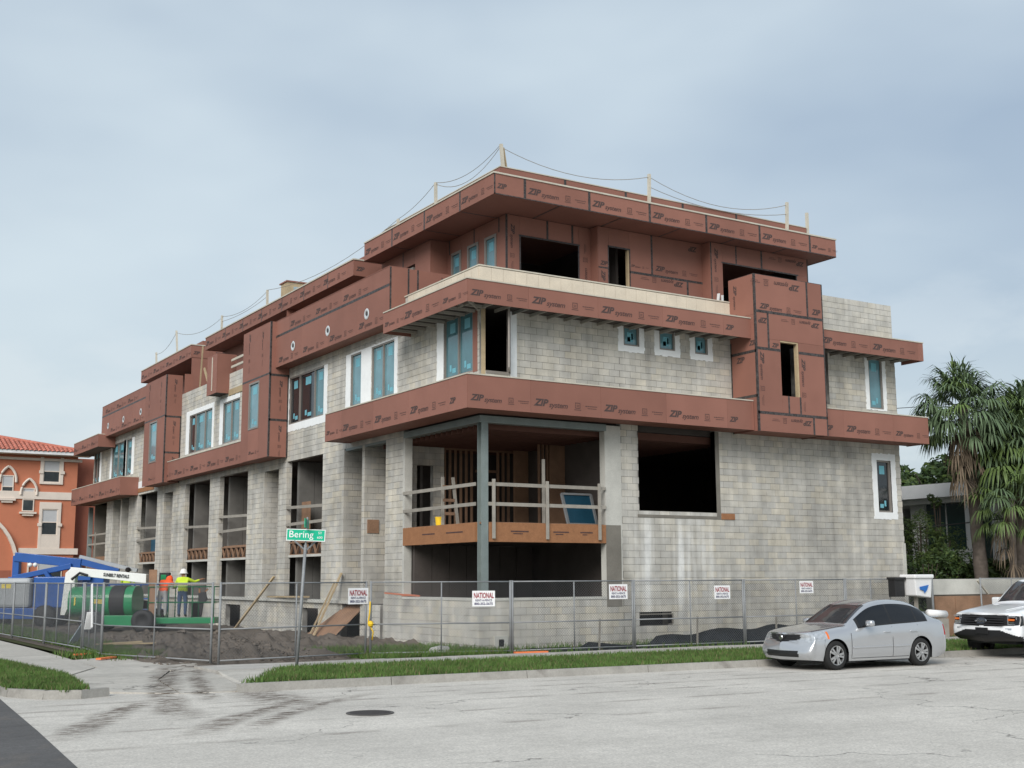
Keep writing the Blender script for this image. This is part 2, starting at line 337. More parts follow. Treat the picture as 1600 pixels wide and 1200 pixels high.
# broken concrete at the corner ramp
def slab(poly, zs, parent): 
    m = MB(); n = len(poly); z = zs if isinstance(zs, (list, tuple)) else [zs] * n
    vs = [(p[0], p[1], q) for p, q in zip(poly, z)] + [(p[0], p[1], -.1) for p in poly]
    m.add(vs, [tuple(range(n))] + [(i, n + i, n + (i + 1) % n, (i + 1) % n) for i in range(n)]); return m.build('paving_slab', MT['ramp'], parent)
cr = tag(bpy.data.objects.new('corner_ramp', None), kind='structure'); COL.objects.link(cr)
slab([(-9.33, -7.32), (-9.2, -7.22), (-7.46, -3.98), (-8.78, -3.86), (-8.98, -4.9)], [.02, .045, .145, .145, .08], cr)
slab([(-12.1, -5.9), (-10.55, -7.05), (-10.3, -4.7), (-11.7, -3.3)], [.05, .012, .09, .12], cr)
slab([(-10.52, -7.07), (-9.35, -7.3), (-9.0, -4.95), (-10.27, -4.72)], [.012, .02, .08, .09], cr)
slab([(-11.68, -3.26), (-10.27, -4.67), (-9.4, -2.5), (-10.6, -1.1)], [.12, .085, .1, .13], cr)
slab([(-10.25, -4.69), (-8.85, -4.9), (-8.82, -2.9), (-9.35, -2.52)], [.085, .08, .1, .1], cr)
slab([(-9.38, -2.48), (-8.80, -2.85), (-8.0, -2.2), (-8.0, -1.5), (-9.5, 2.7), (-10.5, 1.9), (-10.58, -1.05)], [.1, .1, .11, .11, .115, .125, .125], cr)
slab([(-11.72, -3.2), (-10.65, -1.05), (-10.5, 2.0), (-12.0, 1.9)], [.125, .13, .135, .135], cr)
slab([(-12.0, 1.95), (-10.5, 2.05), (-10.3, 8.0), (-12.1, 8.0)], [.135, .135, .13, .13], cr)
slab([(-13.2, 2.4), (-12.03, 2.0), (-12.12, 8.0), (-13.2, 8.0)], .128, cr)
slab([(-12.1, 8.05), (-10.3, 8.05), (-10.2, 60), (-12.1, 60)], .128, cr)
# kerbs, each stone of its own
def kerb_run(pts, name_parent, w=.16, h=.15, seg=3.0):
    acc = 0
    for a, b in zip(pts[:-1], pts[1:]):
        a = Vector((*a, 0)); b = Vector((*b, 0)); L_ = (b - a).length; n = max(1, round(L_ / seg)); d = (b - a) / n; nv = Vector((-d.y, d.x, 0)).normalized() * w
        for i in range(n):
            p = a + d * i + d.normalized() * .008; q = a + d * (i + 1) - d.normalized() * .008; m = MB(); t = nv * .18
            m.add([p, q, q + nv, p + nv, p + t + Vector((0, 0, h)), q + t + Vector((0, 0, h)), q + nv + Vector((0, 0, h)), p + nv + Vector((0, 0, h))],
                  [(0, 1, 5, 4), (1, 2, 6, 5), (2, 3, 7, 6), (3, 0, 4, 7), (4, 5, 6, 7)])
            m.build('kerb_stone', MT['kerb'], name_parent)
kb = tag(bpy.data.objects.new('kerb', None), kind='structure'); COL.objects.link(kb)
kerb_run([(-9.55, kerb_y(-9.55)), (45, kerb_y(45))], kb)
kb2 = tag(bpy.data.objects.new('side_kerb', None), kind='structure'); COL.objects.link(kb2)
kerb_run([(-13.50, 60), (-13.42, -4.6), (-13.3, -5.9), (-12.85, -6.75), (-12.25, -7.0), (-11.7, -6.75)], kb2, seg=2.0)
sheet('side_verge', [(-13.3, 2.35), (-13.25, -5.9), (-12.8, -6.6), (-12.25, -6.85), (-11.95, -6.2), (-11.65, -3.2), (-12.02, 1.9)], .13, MT['soil'])
# churned building dirt: a height field
nx, ny = 170, 180; mb = MB(); gx = np.linspace(-9.6, -.02, nx); gy = np.linspace(-2.6, 30, ny)
ph = rng.uniform(0, 6.3, 40); kk = rng.normal(0, 1, (40, 2)) * np.linspace(.6, 11, 40)[:, None]; am = .06 / (1 + np.linspace(0, 4.0, 40))
GX, GY = np.meshgrid(gx, gy); HH = sum(a * np.sin(k_[0] * GX + k_[1] * GY + p) for a, k_, p in zip(am, kk, ph)); sm = lambda v: np.clip(v, 0, 1)
edge = sm((GX + 9.4) / 1.2) * sm((GY + 2.5) / 1.8) * sm((30 - GY) / 3); near = 1 - .82 * sm((GX + 5.2) / 1.2) * sm((4.2 - GY) / 1.5)
HZ = .072 + edge * near * (np.abs(HH) * (.95 - .55 * sm((GY - 7) / 4)) + .01 + .10 * np.exp(-((GX + 6.0) / 1.8) ** 2 - ((GY - 5.5) / 3.0) ** 2) + rng.uniform(-.02, .025, GX.shape))
mb.v = [(float(a), float(b), float(c)) for a, b, c in zip(GX.ravel(), GY.ravel(), HZ.ravel())]
for j in range(ny - 1):
    for i in range(nx - 1):
        a = j * nx + i; mb.f.append((a, a + 1, a + nx + 1, a + nx)); mb.m.append(0)
tag(mb.build('dirt', MT['dirt'], smooth=True), kind='structure')
mb = MB()
for i in range(1500):
    a, b = random.gauss(-6.0, 1.7), random.uniform(-1.0, 14); r_ = random.uniform(.03, .10) * (1.6 if random.random() < .08 else 1)
    if a > -.6 or a < -9.2 or (a > -4.6 and b < 4): continue
    z_ = float(HZ[int((b + 2.6) / 32.6 * (ny - 1)), int((a + 9.6) / 9.58 * (nx - 1))])
    d = [Vector((random.gauss(0, 1), random.gauss(0, 1), random.gauss(0, 1))).normalized() * r_ * random.uniform(.7, 1.2) for _ in range(6)]
    q = [Vector((r_, 0, 0)), Vector((0, r_, 0)), Vector((-r_, 0, 0)), Vector((0, -r_, 0)), Vector((0, 0, r_ * .7)), Vector((0, 0, -r_ * .4))]; q = [u * random.uniform(.7, 1.3) for u in q]
    mb.add([Vector((a, b, z_)) + u for u in q], [(0, 1, 4), (1, 2, 4), (2, 3, 4), (3, 0, 4), (1, 0, 5), (2, 1, 5), (3, 2, 5), (0, 3, 5)])
tag(mb.build('dirt_clods', MT['dirt']), 'dark clods of churned soil scattered over the site', 'soil', kind='stuff')
# manhole cover
mh = thing('manhole_cover', 'dark round iron manhole cover set in the pale road', 'manhole cover', (-9.05, -11.95, .004))
m = MB(); m.lathe([(0, .012), (.30, .012), (.31, .006), (.31, 0)], (0, 0, 0), (0, 0, 1), 28); m.build('lid', pbr('cast_iron', (.055, .05, .048), .6, metal=.3, bump=.5, bscale=35), mh)
m = MB(); m.lathe([(.315, 0), (.315, .01), (.37, .01), (.37, 0)], (0, 0, 0), (0, 0, 1), 28); m.build('rim', pbr('rim_iron', (.09, .085, .08), .7), mh)
# grass blades
def blades(name, pts, hmin, hmax, mats, w=.012):
    n = len(pts); p = np.array(pts); h = rng.uniform(hmin, hmax, n); a = rng.uniform(0, 6.283, n); l = rng.uniform(.1, .7, n) * h; b = rng.uniform(0, 6.283, n)
    ww = rng.uniform(.6, 1.4, n) * w
    d = np.stack([np.cos(a) * ww, np.sin(a) * ww, 0 * a], 1); tip = np.stack([np.cos(b) * l, np.sin(b) * l, h], 1)
    v = np.empty((n * 3, 3)); v[0::3] = p - d; v[1::3] = p + d; v[2::3] = p + tip
    me = bpy.data.meshes.new(name); me.vertices.add(n * 3); me.vertices.foreach_set('co', v.ravel()); me.loops.add(n * 3); me.loops.foreach_set('vertex_index', np.arange(n * 3))
    me.polygons.add(n); me.polygons.foreach_set('loop_start', np.arange(n) * 3); me.polygons.foreach_set('loop_total', np.full(n, 3))
    for q in mats: me.materials.append(q)
    if len(mats) > 1: me.polygons.foreach_set('material_index', (rng.random(n) < .12).astype(np.int32))
    me.update(); me.validate(); return link(name, me)
P_ = []
for i in range(60000):
    x = -9.6 + 27 * random.random() ** 1.5; y0, y1 = kerb_y(x) + .12, -4.2 - .05 * x
    y = random.uniform(y0, y1)
    if x < -9.35 + (y + 7.4) * .58 + random.gauss(0, .12): continue
    P_.append((x, y, .13))
tag(blades('verge_grass', P_, .05, .13, [MT['grass'], MT['drygrass']]), 'green grass strip between the kerb and the front pavement', 'grass', kind='stuff')
P_ = []
while len(P_) < 26000:
    x, y = random.uniform(-13.3, -11.6), random.uniform(-6.9, 2.3)
    t = -12.05 if y > -3 else -12.05 + 0 * y
    lim = -11.72 + (-.32 * max(0, (y + 3.2)) / 5 if y > -3.2 else -.1 * (-3.2 - y))
    if x < lim and not (y < -5.8 and x < -13.3 + (-5.8 - y) * .7): P_.append((x, y, .12))
tag(blades('corner_grass', P_, .05, .14, [MT['grass'], MT['drygrass']]), 'green lawn patch inside the curved corner kerb', 'grass', kind='stuff')
P_ = []
for i in range(15000):
    x = random.uniform(-4.2, 15.5); y = random.uniform(-2.75 - .05 * x, -.05 - (0 if x > 0 else -.2)); z = .07
    dens = 1 if x > 4 else (.75 if x < 0 else .5)
    if random.random() < dens * (0.5 + .5 * math.sin(x * 1.3 + y * 2)): P_.append((x, y, z))
for i in range(9000): P_.append((random.uniform(-4.4, -.2), -2.3 + 4.6 * random.random() ** 1.7, .07))
for i in range(5000): P_.append((random.gauss(-9.0, .5), random.gauss(3.6, .9), .08))
for i in range(9000): P_.append((random.uniform(-9.3, -8.0), random.uniform(5, 28), .1))
tag(blades('site_weeds', P_, .06, .24, [MT['grass'], MT['drygrass']], .016), 'weeds and rough grass growing along the fence foot', 'weeds', kind='stuff')
# ---------------------------------------------------------------- the unfinished building
BLD = thing('unfinished_building', 'three storey unfinished building of grey concrete block with red sheathing bands and flat roofs', 'building')
CH, BL = .2032, .4064
XL = -.12                                   # plane of the long side wall, the street wall is y = 0
BLOCKS = []                                 # (distance, x0,x1,y0,y1,z0,z1)
def snap(z): return round(z / CH) * CH
def wall(axis, pos, a0, a1, z0, z1, holes=(), thick=.2, name='block_wall', blocks=True, joint=.012, off=0):
    """axis 'x': face at y=pos looking -Y; axis 'y': face at x=pos looking -X. holes: (a,b,zlo,zhi)"""
    hs = [(a, b, snap(c), snap(d)) for a, b, c, d in holes]
    z0, z1 = snap(z0), snap(z1)
    ua = sorted({a0, a1, *[h[0] for h in hs], *[h[1] for h in hs]}); uz = sorted({z0, z1, *[h[2] for h in hs], *[h[3] for h in hs]})
    ua = [u for u in ua if a0 <= u <= a1]; uz = [u for u in uz if z0 <= u <= z1]
    mb = MB(); d0, d1 = pos + .009, pos + thick
    for p, q in zip(uz[:-1], uz[1:]):
        run = None
        for a, b in zip(ua[:-1], ua[1:]):
            c = (a + b) / 2; e = (p + q) / 2
            solid = not any(h[0] < c < h[1] and h[2] < e < h[3] for h in hs)
            if solid: run = (run[0], b) if run else (a, b)
            if (not solid or b == ua[-1]) and run:
                mb.box(run[0], run[1], d0, d1, p, q) if axis == 'x' else mb.box(d0, d1, run[0], run[1], p, q); run = None
    o = mb.build(name, MT['mortar'] if blocks else MT['dark_concrete'], BLD)
    if not blocks: return o
    r0, r1 = round(z0 / CH), round(z1 / CH); g = joint / 2
    for r in range(r0, r1):
        zl, zh = r * CH + g, (r + 1) * CH - g
        st = (r % 2) * CH + off
        k = math.floor((a0 - st) / BL)
        while st + k * BL < a1:
            lo, hi = max(a0, st + k * BL + g), min(a1, st + (k + 1) * BL - g); k += 1
            segs = [(lo, hi)]
            for h in hs:
                if h[2] < (r + .5) * CH < h[3]:
                    n = []
                    for s, t in segs:
                        if h[1] <= s or h[0] >= t: n.append((s, t)); continue
                        if h[0] > s: n.append((s, h[0]))
                        if h[1] < t: n.append((h[1], t))
                    segs = n
            for s, t in segs:
                if t - s < .03: continue
                b = (s, t, pos - random.uniform(0, .003), pos + .02, zl, zh) if axis == 'x' else (pos - random.uniform(0, .003), pos + .02, s, t, zl, zh)
                c = Vector(((b[0] + b[1]) / 2, (b[2] + b[3]) / 2, (b[4] + b[5]) / 2)); hid = (c - CAM).length
                BLOCKS.append((hid - (0 if axis == 'x' else -6) + (8 if t - s < .3 else 0), *b))
    return o
def flush_blocks():
    BLOCKS.sort(key=lambda b: b[0])
    unit = MB().box(-.5, .5, -.5, .5, -.5, .5).data('concrete_block', MT['block'])
    for _, x0, x1, y0, y1, z0, z1 in BLOCKS[:290]:
        o = link('concrete_block', unit, BLD); o.location = ((x0 + x1) / 2, (y0 + y1) / 2, (z0 + z1) / 2); o.scale = (x1 - x0, y1 - y0, z1 - z0)
    mb = MB()
    for _, x0, x1, y0, y1, z0, z1 in BLOCKS[290:]: mb.box(x0, x1, y0, y1, z0, z1)
    tag(mb.build('concrete_block_courses', MT['block'], BLD), kind='stuff')
def part(name, mat, *boxes, parent=None, bevel=0):
    mb = MB()
    for b in boxes: mb.box(*b)
    return mb.build(name, mat, parent or BLD, bevel=bevel)

# ---- printed lettering on the sheathing
def make_print():
    zp = text_mesh('ZIP', .27, MT['print'], shear=.28, bold=.012); sy = text_mesh('system', .215, MT['print2'], shear=.28, bold=.0045, space=.95)
    b = bmesh.new(); b.from_mesh(zp); b2 = bmesh.new(); b2.from_mesh(sy)
    me = bpy.data.meshes.new('printed_lettering'); vs = []; fs = []; mi = []
    def put(bm, dx, dy, sx, m):
        n = len(vs); bm.verts.ensure_lookup_table()
        for v in bm.verts: vs.append((v.co.x * sx + dx, v.co.y + dy, 0))
        for f in bm.faces: fs.append(tuple(n + v.index for v in f.verts)); mi.append(m)
    wz = max(v.co.x for v in b.verts); ws = max(v.co.x for v in b2.verts)
    put(b, 0, 0, .48 / wz, 0); put(b2, .485, -.025, .66 / ws, 1)
    def rect(x0, x1, y0, y1, m):
        n = len(vs); vs.extend([(x0, y0, 0), (x1, y0, 0), (x1, y1, 0), (x0, y1, 0)]); fs.append((n, n + 1, n + 2, n + 3)); mi.append(m)
    # certification mark: small house outline over a tagline
    for q in [(1.40, 1.42, .02, .15), (1.56, 1.58, .02, .15), (1.40, 1.58, .15, .17), (1.45, 1.53, .05, .065), (1.45, 1.53, .09, .105), (1.40, 1.58, 0, .018), (1.37, 1.61, -.05, -.03)]: rect(*q, 1)
    x = 1.76
    while x < 2.18: l = random.uniform(.03, .07); rect(x, x + l, .075, .10, 1); x += l + .012
    x = 1.84
    while x < 2.12: l = random.uniform(.03, .07); rect(x, x + l, .015, .035, 1); x += l + .012
    me.from_pydata(vs, [], fs); me.materials.append(MT['print']); me.materials.append(MT['print2']); me.polygons.foreach_set('material_index', mi); me.update(); return me
PRINT = make_print()
zs_ = text_mesh('ZIP', .27, MT['print'], shear=.28, bold=.012)
def lettering(panel, axis, pos, a, z, mode='n', mesh=None, scale=1.0):
    """mode n: upright, r: upside down, u: reads upward, d: reads downward; a,z: start point of the line"""
    o = link('printed_lettering', mesh or PRINT, panel)
    if axis == 'x': bx, bz, n = Vector((1, 0, 0)), Vector((0, 0, 1)), Vector((0, -1, 0))
    elif axis == 'y': bx, bz, n = Vector((0, -1, 0)), Vector((0, 0, 1)), Vector((-1, 0, 0))
    ex, ey = {'n': (bx, bz), 'r': (-bx, -bz), 'u': (bz, -bx), 'd': (-bz, bx)}[mode]
    p = (Vector((a, pos, z)) if axis == 'x' else Vector((pos, a, z))) + n * .004
    ex, ey = ex * scale, ey * scale
    o.matrix_local = Matrix(((ex.x, ey.x, n.x, p.x), (ex.y, ey.y, n.y, p.y), (ex.z, ey.z, n.z, p.z), (0, 0, 0, 1)))
    return o
def panel(axis, pos, a0, a1, z0, z1, prints=(), gap=.003):
    """one sheet of sheathing, 14 mm thick, face at pos"""
    mb = MB()
    if axis == 'x': mb.box(a0 + gap, a1 - gap, pos, pos + .014, z0 + gap, z1 - gap)
    else: mb.box(pos, pos + .014, a0 + gap, a1 - gap, z0 + gap, z1 - gap)
    o = mb.build('sheathing_panel', MT['zip'], BLD)
    for p in prints: lettering(o, axis, pos, *p)
    return o
def tape(axis, pos, a0, a1, z0, z1):
    mb = MB(); n = max(2, int(max(a1 - a0, z1 - z0) / .12)); e = .0035
    mb.box(a0, a1, pos - e, pos - .0008, z0, z1) if axis == 'x' else mb.box(pos - e, pos - .0008, a0, a1, z0, z1)
    return mb.build('seam_tape', MT['tape'], BLD)
def band(axis, pos, a0, a1, z0, z1, first=2.44, taped=False, tz=.22, edge_top=True, ends=()):
    """fascia band of sheathing sheets along a wall; 'first' is the length of the first sheet from the reading start"""
    xs = []
    if axis == 'x':
        c = a0; xs = [a0]; c = a0 + first
        while c < a1 - .25: xs.append(c); c += 2.44
        xs.append(a1); sheets = list(zip(xs[:-1], xs[1:]))
    else:
        c = a1; xs = [a1]; c = a1 - first
        while c > a0 + .25: xs.append(c); c -= 2.44
        xs.append(a0); sheets = list(zip(xs[1:], xs[:-1]))
    for lo, hi in sheets:
        L_ = hi - lo; pr = []
        if L_ > 2.3: pr = [((lo + .12) if axis == 'x' else (hi - .12), z0 + tz, 'n')]
        elif L_ > 1.2: pr = [((lo + .1) if axis == 'x' else (hi - .1), z0 + tz, 'n', PRINT, .9 * L_ / 2.4 + .1)]
        elif L_ > .75: pr = [((lo + .1) if axis == 'x' else (hi - .1), z0 + tz, 'n', zs_, .8)]
        panel(axis, pos, lo, hi, z0, z1, pr)
        if taped and hi < a1 - .1 and axis == 'x': tape(axis, pos, hi - .045, hi + .045, z0, z1)
        if taped and lo > a0 + .1 and axis == 'y': tape(axis, pos, lo - .045, lo + .045, z0, z1)

# ---- windows
def window(axis, pos, a0, a1, z0, z1, n=1, inset=.06, fw=.05, glass='teal', surround=0, sill=True, widths=None, rough_edge=True):
    mb = MB()
    def bx(m, p, q, zl, zh, d0, d1): m.box(p, q, d0, d1, zl, zh) if axis == 'x' else m.box(d0, d1, p, q, zl, zh)
    d0, d1 = pos + inset - .05, pos + inset + .05
    bx(mb, a0, a1, z1 - fw, z1, d0, d1); bx(mb, a0, a1, z0, z0 + fw, d0, d1)
    bx(mb, a0, a0 + fw, z0 + fw, z1 - fw, d0, d1); bx(mb, a1 - fw, a1, z0 + fw, z1 - fw, d0, d1)
    ws = widths or [1.0 / n] * n; c = a0; cuts = [a0]
    for w_ in ws: c += (a1 - a0) * w_; cuts.append(c)
    for c in cuts[1:-1]: bx(mb, c - fw * .6, c + fw * .6, z0 + fw, z1 - fw, d0 - .004, d1)
    o = mb.build('window', MT['frame'], BLD)
    for i in range(len(ws)):
        m = MB(); bx(m, cuts[i] + fw * .55, cuts[i + 1] - fw * .55, z0 + fw - .004, z1 - fw + .004, pos + inset + .005, pos + inset + .02)
        m.build('pane', MT[glass if isinstance(glass, str) else glass[i % len(glass)]], o)
        if (cuts[i + 1] - cuts[i]) > .3:
            m = MB(); wd = (cuts[i + 1] - cuts[i]); c = (cuts[i] + cuts[i + 1]) / 2
            bx(m, c - wd * .18, c + wd * .18, z1 - fw - .42, z1 - fw - .12, pos + inset + .001, pos + inset + .004)
            bx(m, c - wd * .22, c + wd * .02, z0 + fw + .1, z0 + fw + .24, pos + inset + .001, pos + inset + .004)
            bx(m, c + wd * .08, c + wd * .2, z0 + fw + .16, z0 + fw + .36, pos + inset + .001, pos + inset + .004)
            m.build('sticker', MT['film'], o)
    if surround:
        m = MB(); s = surround if isinstance(surround, (tuple, list)) else (surround,) * 4   # left,right,top,bottom
        def strip(p, q, zl, zh):
            if rough_edge:
                n_ = max(2, int((zh - zl if zh - zl > q - p else q - p) / .09)); 
                for i in range(n_):
                    j = [random.uniform(-.018, .018) for _ in range(2)]
                    if zh - zl > q - p: bx(m, p + (j[0] if p < a0 else 0), q + (j[1] if q > a1 else 0), zl + (zh - zl) * i / n_, zl + (zh - zl) * (i + 1) / n_, pos - .014, pos + .03)
                    else: bx(m, p + (q - p) * i / n_, p + (q - p) * (i + 1) / n_, zl + (j[0] if zl < z0 else 0), zh + (j[1] if zh > z1 else 0), pos - .014, pos + .03)
            else: bx(m, p, q, zl, zh, pos - .014, pos + .03)
        if s[0]: strip(a0 - s[0], a0, z0 - s[3], z1 + s[2])
        if s[1]: strip(a1, a1 + s[1], z0 - s[3], z1 + s[2])
        if s[2]: strip(a0, a1, z1, z1 + s[2])
        if s[3]: strip(a0, a1, z0 - s[3], z0)
        m.build('stucco_surround', MT['white'], o)
    return o

# ---- structural slabs and dark rooms behind the openings
Z1, Z2, Z3, ZR = 1.22, 6.5, 9.95, 13.6
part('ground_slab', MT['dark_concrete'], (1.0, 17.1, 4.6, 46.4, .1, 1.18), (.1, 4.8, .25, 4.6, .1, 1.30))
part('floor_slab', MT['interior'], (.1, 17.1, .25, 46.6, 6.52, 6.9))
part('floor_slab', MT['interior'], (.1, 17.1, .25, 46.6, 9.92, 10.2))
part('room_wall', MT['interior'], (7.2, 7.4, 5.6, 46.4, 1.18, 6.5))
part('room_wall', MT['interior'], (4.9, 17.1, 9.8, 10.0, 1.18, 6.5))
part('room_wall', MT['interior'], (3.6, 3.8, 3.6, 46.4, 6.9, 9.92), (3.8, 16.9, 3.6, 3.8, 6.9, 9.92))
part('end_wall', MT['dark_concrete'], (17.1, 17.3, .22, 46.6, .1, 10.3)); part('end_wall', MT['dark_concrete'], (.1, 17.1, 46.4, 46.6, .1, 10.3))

# ---- street wall (looks -Y)
wall('x', 0, 4.85, 17.3, .1, 9.75, [(5.52, 8.62, 4.0, 6.7), (5.44, 6.69, .68, .93), (16.07, 16.79, 4.25, 6.1), (5.04, 5.65, 9.12, 9.7), (6.45, 7.08, 9.12, 9.7), (7.9, 8.44, 9.12, 9.7), (12.6, 13.9, 7.9, 9.75), (15.9, 16.6, 7.9, 9.75), (9.7, 12.3, 6.7, 9.75)])
wall('x', 0, .0, 4.85, 6.9, 9.75, [(.0, .92, 7.9, 9.75)])
part('concrete_pier', MT['concrete'], (4.25, 4.85, -.005, .26, 1.45, 6.6)); part('concrete_pier', MT['dark_concrete'], (4.245, 4.80, -.012, -.006, 1.2, 3.6))
part('concrete_jamb', MT['dark_concrete'], (8.62, 8.78, -.012, .2, 3.95, 6.66), (5.45, 8.78, -.015, .2, 3.86, 3.95))
part('vent_shade_lining', MT['black'], (5.42, 6.72, .5, .6, .6, 1.0), (5.42, 6.72, .2, .5, 1.0, 1.02), (5.42, 6.72, .2, .5, .6, .62)); part('vent_frame', MT['dark_concrete'], (5.42, 6.74, -.012, .02, .935, .97), (6.69, 6.74, -.012, .2, .66, .935))  # vent hole lined in black, its inner shade put into the colour
part('corner_column', MT['concrete'], (17.18, 17.33, -.02, .18, .1, 3.2))
part('wood_block', MT['lvl'], (8.8, 9.35, -.03, .0, 3.86, 4.05))
# low wall under the corner balcony
wall('x', 0, XL, 4.85, .1, 1.42); wall('y', XL, .0, 6.3, .1, 1.42, [(6.1, 6.3, .1, 1.42)])
part('wall_cap', MT['concrete'], (XL - .02, 4.24, -.02, .22, 1.423, 1.50), (XL - .02, .24, .22, 4.7, 1.423, 1.50))
m = MB(); m.box(.33, .75, -.09, -.004, .12, .45); m.build('drain_block', MT['concrete'], BLD); part('drain_hole', MT['black'], (.45, .62, -.094, -.0905, .17, .37))
# steel frame over the corner balcony
part('steel_column', MT['steel'], (-.06, .16, -.02, .0, 1.5, 6.42), (-.06, .16, .2, .22, 1.5, 6.42), (.04, .06, .0, .2, 1.5, 6.42))
part('steel_beam', MT['steel'], (XL, 4.3, -.03, .2, 6.42, 6.62), (XL, .2, .2, 9.2, 6.42, 6.62))
# balcony deck and rails
part('deck_beam', MT['lvl'], (.18, 4.24, -.02, .10, 3.06, 3.60)); part('deck_beam', MT['lvl'], (XL - .02, -.02, .22, 4.7, 3.06, 3.60))
part('deck', MT['ply'], (.0, 4.24, .1, 5.5, 3.56, 3.62)); part('deck_joists', MT['interior'], *[(x_, x_ + .05, .1, 5.5, 3.1, 3.55) for x_ in np.arange(.3, 4.2, .4)])
for x0, x1 in ((.9, 1.5), (2.35, 2.9), (3.3, 3.75)): part('beam_stamp', MT['print2'], (x0, x1, -.024, -.021, 3.34, 3.38), (x0 + .08, x1 - .2, -.024, -.021, 3.28, 3.31))
for y0, y1 in ((.9, 1.9), (2.6, 3.4)): part('beam_stamp', MT['print2'], (XL - .024, XL - .021, y0, y1, 3.34, 3.38))
for z_ in (4.12, 4.68):
    part('guard_rail', MT['grey_wood'], (.16, 4.24, -.045, -.005, z_ - .05, z_ + .05)); part('guard_rail', MT['grey_wood'], (XL - .03, XL + .01, .2, 4.7, z_ - .05, z_ + .05))
for x_ in (.31, 2.12, 3.98): part('guard_post', MT['grey_wood'], (x_ - .045, x_ + .045, -.09, -.046, 3.15, 4.82))
part('guard_post', MT['grey_wood'], (2.2, 2.29, .3, .34, 3.62, 5.5))
# back of the balcony room: block return, studs, timber
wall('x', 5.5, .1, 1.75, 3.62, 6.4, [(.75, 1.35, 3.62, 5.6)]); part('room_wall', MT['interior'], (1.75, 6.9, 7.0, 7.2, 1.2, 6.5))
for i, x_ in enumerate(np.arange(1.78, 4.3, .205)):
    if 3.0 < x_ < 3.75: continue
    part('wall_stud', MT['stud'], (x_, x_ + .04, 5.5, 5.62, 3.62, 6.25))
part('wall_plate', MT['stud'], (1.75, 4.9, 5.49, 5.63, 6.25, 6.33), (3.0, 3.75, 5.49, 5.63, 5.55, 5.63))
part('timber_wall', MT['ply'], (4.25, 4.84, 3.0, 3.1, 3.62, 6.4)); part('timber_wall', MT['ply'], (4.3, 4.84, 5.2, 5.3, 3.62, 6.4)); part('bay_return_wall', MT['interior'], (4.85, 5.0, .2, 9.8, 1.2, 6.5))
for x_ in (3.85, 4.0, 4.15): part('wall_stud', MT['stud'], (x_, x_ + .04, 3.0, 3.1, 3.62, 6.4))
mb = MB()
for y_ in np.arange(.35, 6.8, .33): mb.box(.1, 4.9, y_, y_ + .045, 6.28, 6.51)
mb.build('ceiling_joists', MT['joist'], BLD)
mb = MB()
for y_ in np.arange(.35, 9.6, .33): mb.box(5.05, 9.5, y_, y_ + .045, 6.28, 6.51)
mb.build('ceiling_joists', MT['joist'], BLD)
part('form_wall', MT['interior'], *[(.1 + i * .62, .1 + i * .62 + .6, 4.35 + .01 * (i % 2), 4.5, 1.3, 3.05) for i in range(7)])  # wall panels coloured near black for the shade under the balcony deck

# ---- long side wall (looks -X): piers, lintels, low plinth
PIERS = [(4.75, 6.0, .2), (7.62, 7.82, 1.3), (9.3, 11.17, .7), (14.65, 15.5, .2), (17.07, 19.0, .6), (22.6, 23.95, .2), (27.6, 29.65, .2), (31.1, 32.35, .6), (36.0, 37.8, .2), (39.3, 39.55, 1.3), (41.2, 42.7, .7)]
for y0, y1, t in PIERS:
    zb = 1.42 if y0 < 6.4 else 1.22
    wall('y', XL, y0, y1, zb, 6.5, thick=.2)
    if t > .25: wall('x', y0, XL + .001, XL + t, zb, 6.5, thick=.2, name='pier_return'); part('pier_core', MT['mortar'], (XL + .2, XL + t - .01, y0 + .21, y1 - .01, zb, 6.5)) if y1 - y0 > .4 else None
    else: wall('x', y0, XL + .001, XL + .2, zb, 6.5, thick=.02, name='pier_return')
wall('x', 0 + 4.72, XL + .001, .12, 1.42, 6.42, thick=.02, name='pier_return'); part('concrete_jamb', MT['concrete'], (XL - .012, .13, 4.62, 4.74, 1.5, 6.42))
wall('y', XL, 6.3, 46.4, .1, 1.22, [(11.35, 12.8, .1, 1.1), (19.5, 21.3, .1, 1.1), (24.5, 26.5, .1, 1.1), (7.83, 9.28, .1, 1.22), (33, 35, .1, 1.1)])
part('plinth_cap', MT['concrete'], (XL - .1, XL + .3, 7.6, 46.4, 1.223, 1.33))
part('plinth_void', MT['interior'], (.75, .95, 6.3, 46.4, .05, 1.2))
LB = [(15.5, 17.07), (29.65, 31.1)]
for y0, y1 in LB: wall('y', XL, y0, y1, 6.3, 6.5)
wall('y', XL, 4.75, 46.4, 6.5, 10.2, [(5.45, 7.18, 7.9, 9.76), (8.0, 8.86, 7.9, 9.76), (11.2, 14.6, 7.92, 9.76), (15.0, 17.1, 7.0, 9.9), (20.3, 22.45, 7.9, 9.72), (23.95, 27.35, 7.9, 9.72), (29.0, 32.0, 7, 9.9), (37.7, 42.0, 7.8, 9.76), (44.9, 46.3, 7.75, 9.7)])
wall('y', XL, .0, 4.75, 6.9, 9.75, [(.3, 2.12, 7.9, 9.75)])
wall('y', XL, 18.0, 28.7, 10.2, 11.0)
part('roof_deck', MT['roofing'], (.1, 17.1, .25, 46.4, 10.2, 10.3))
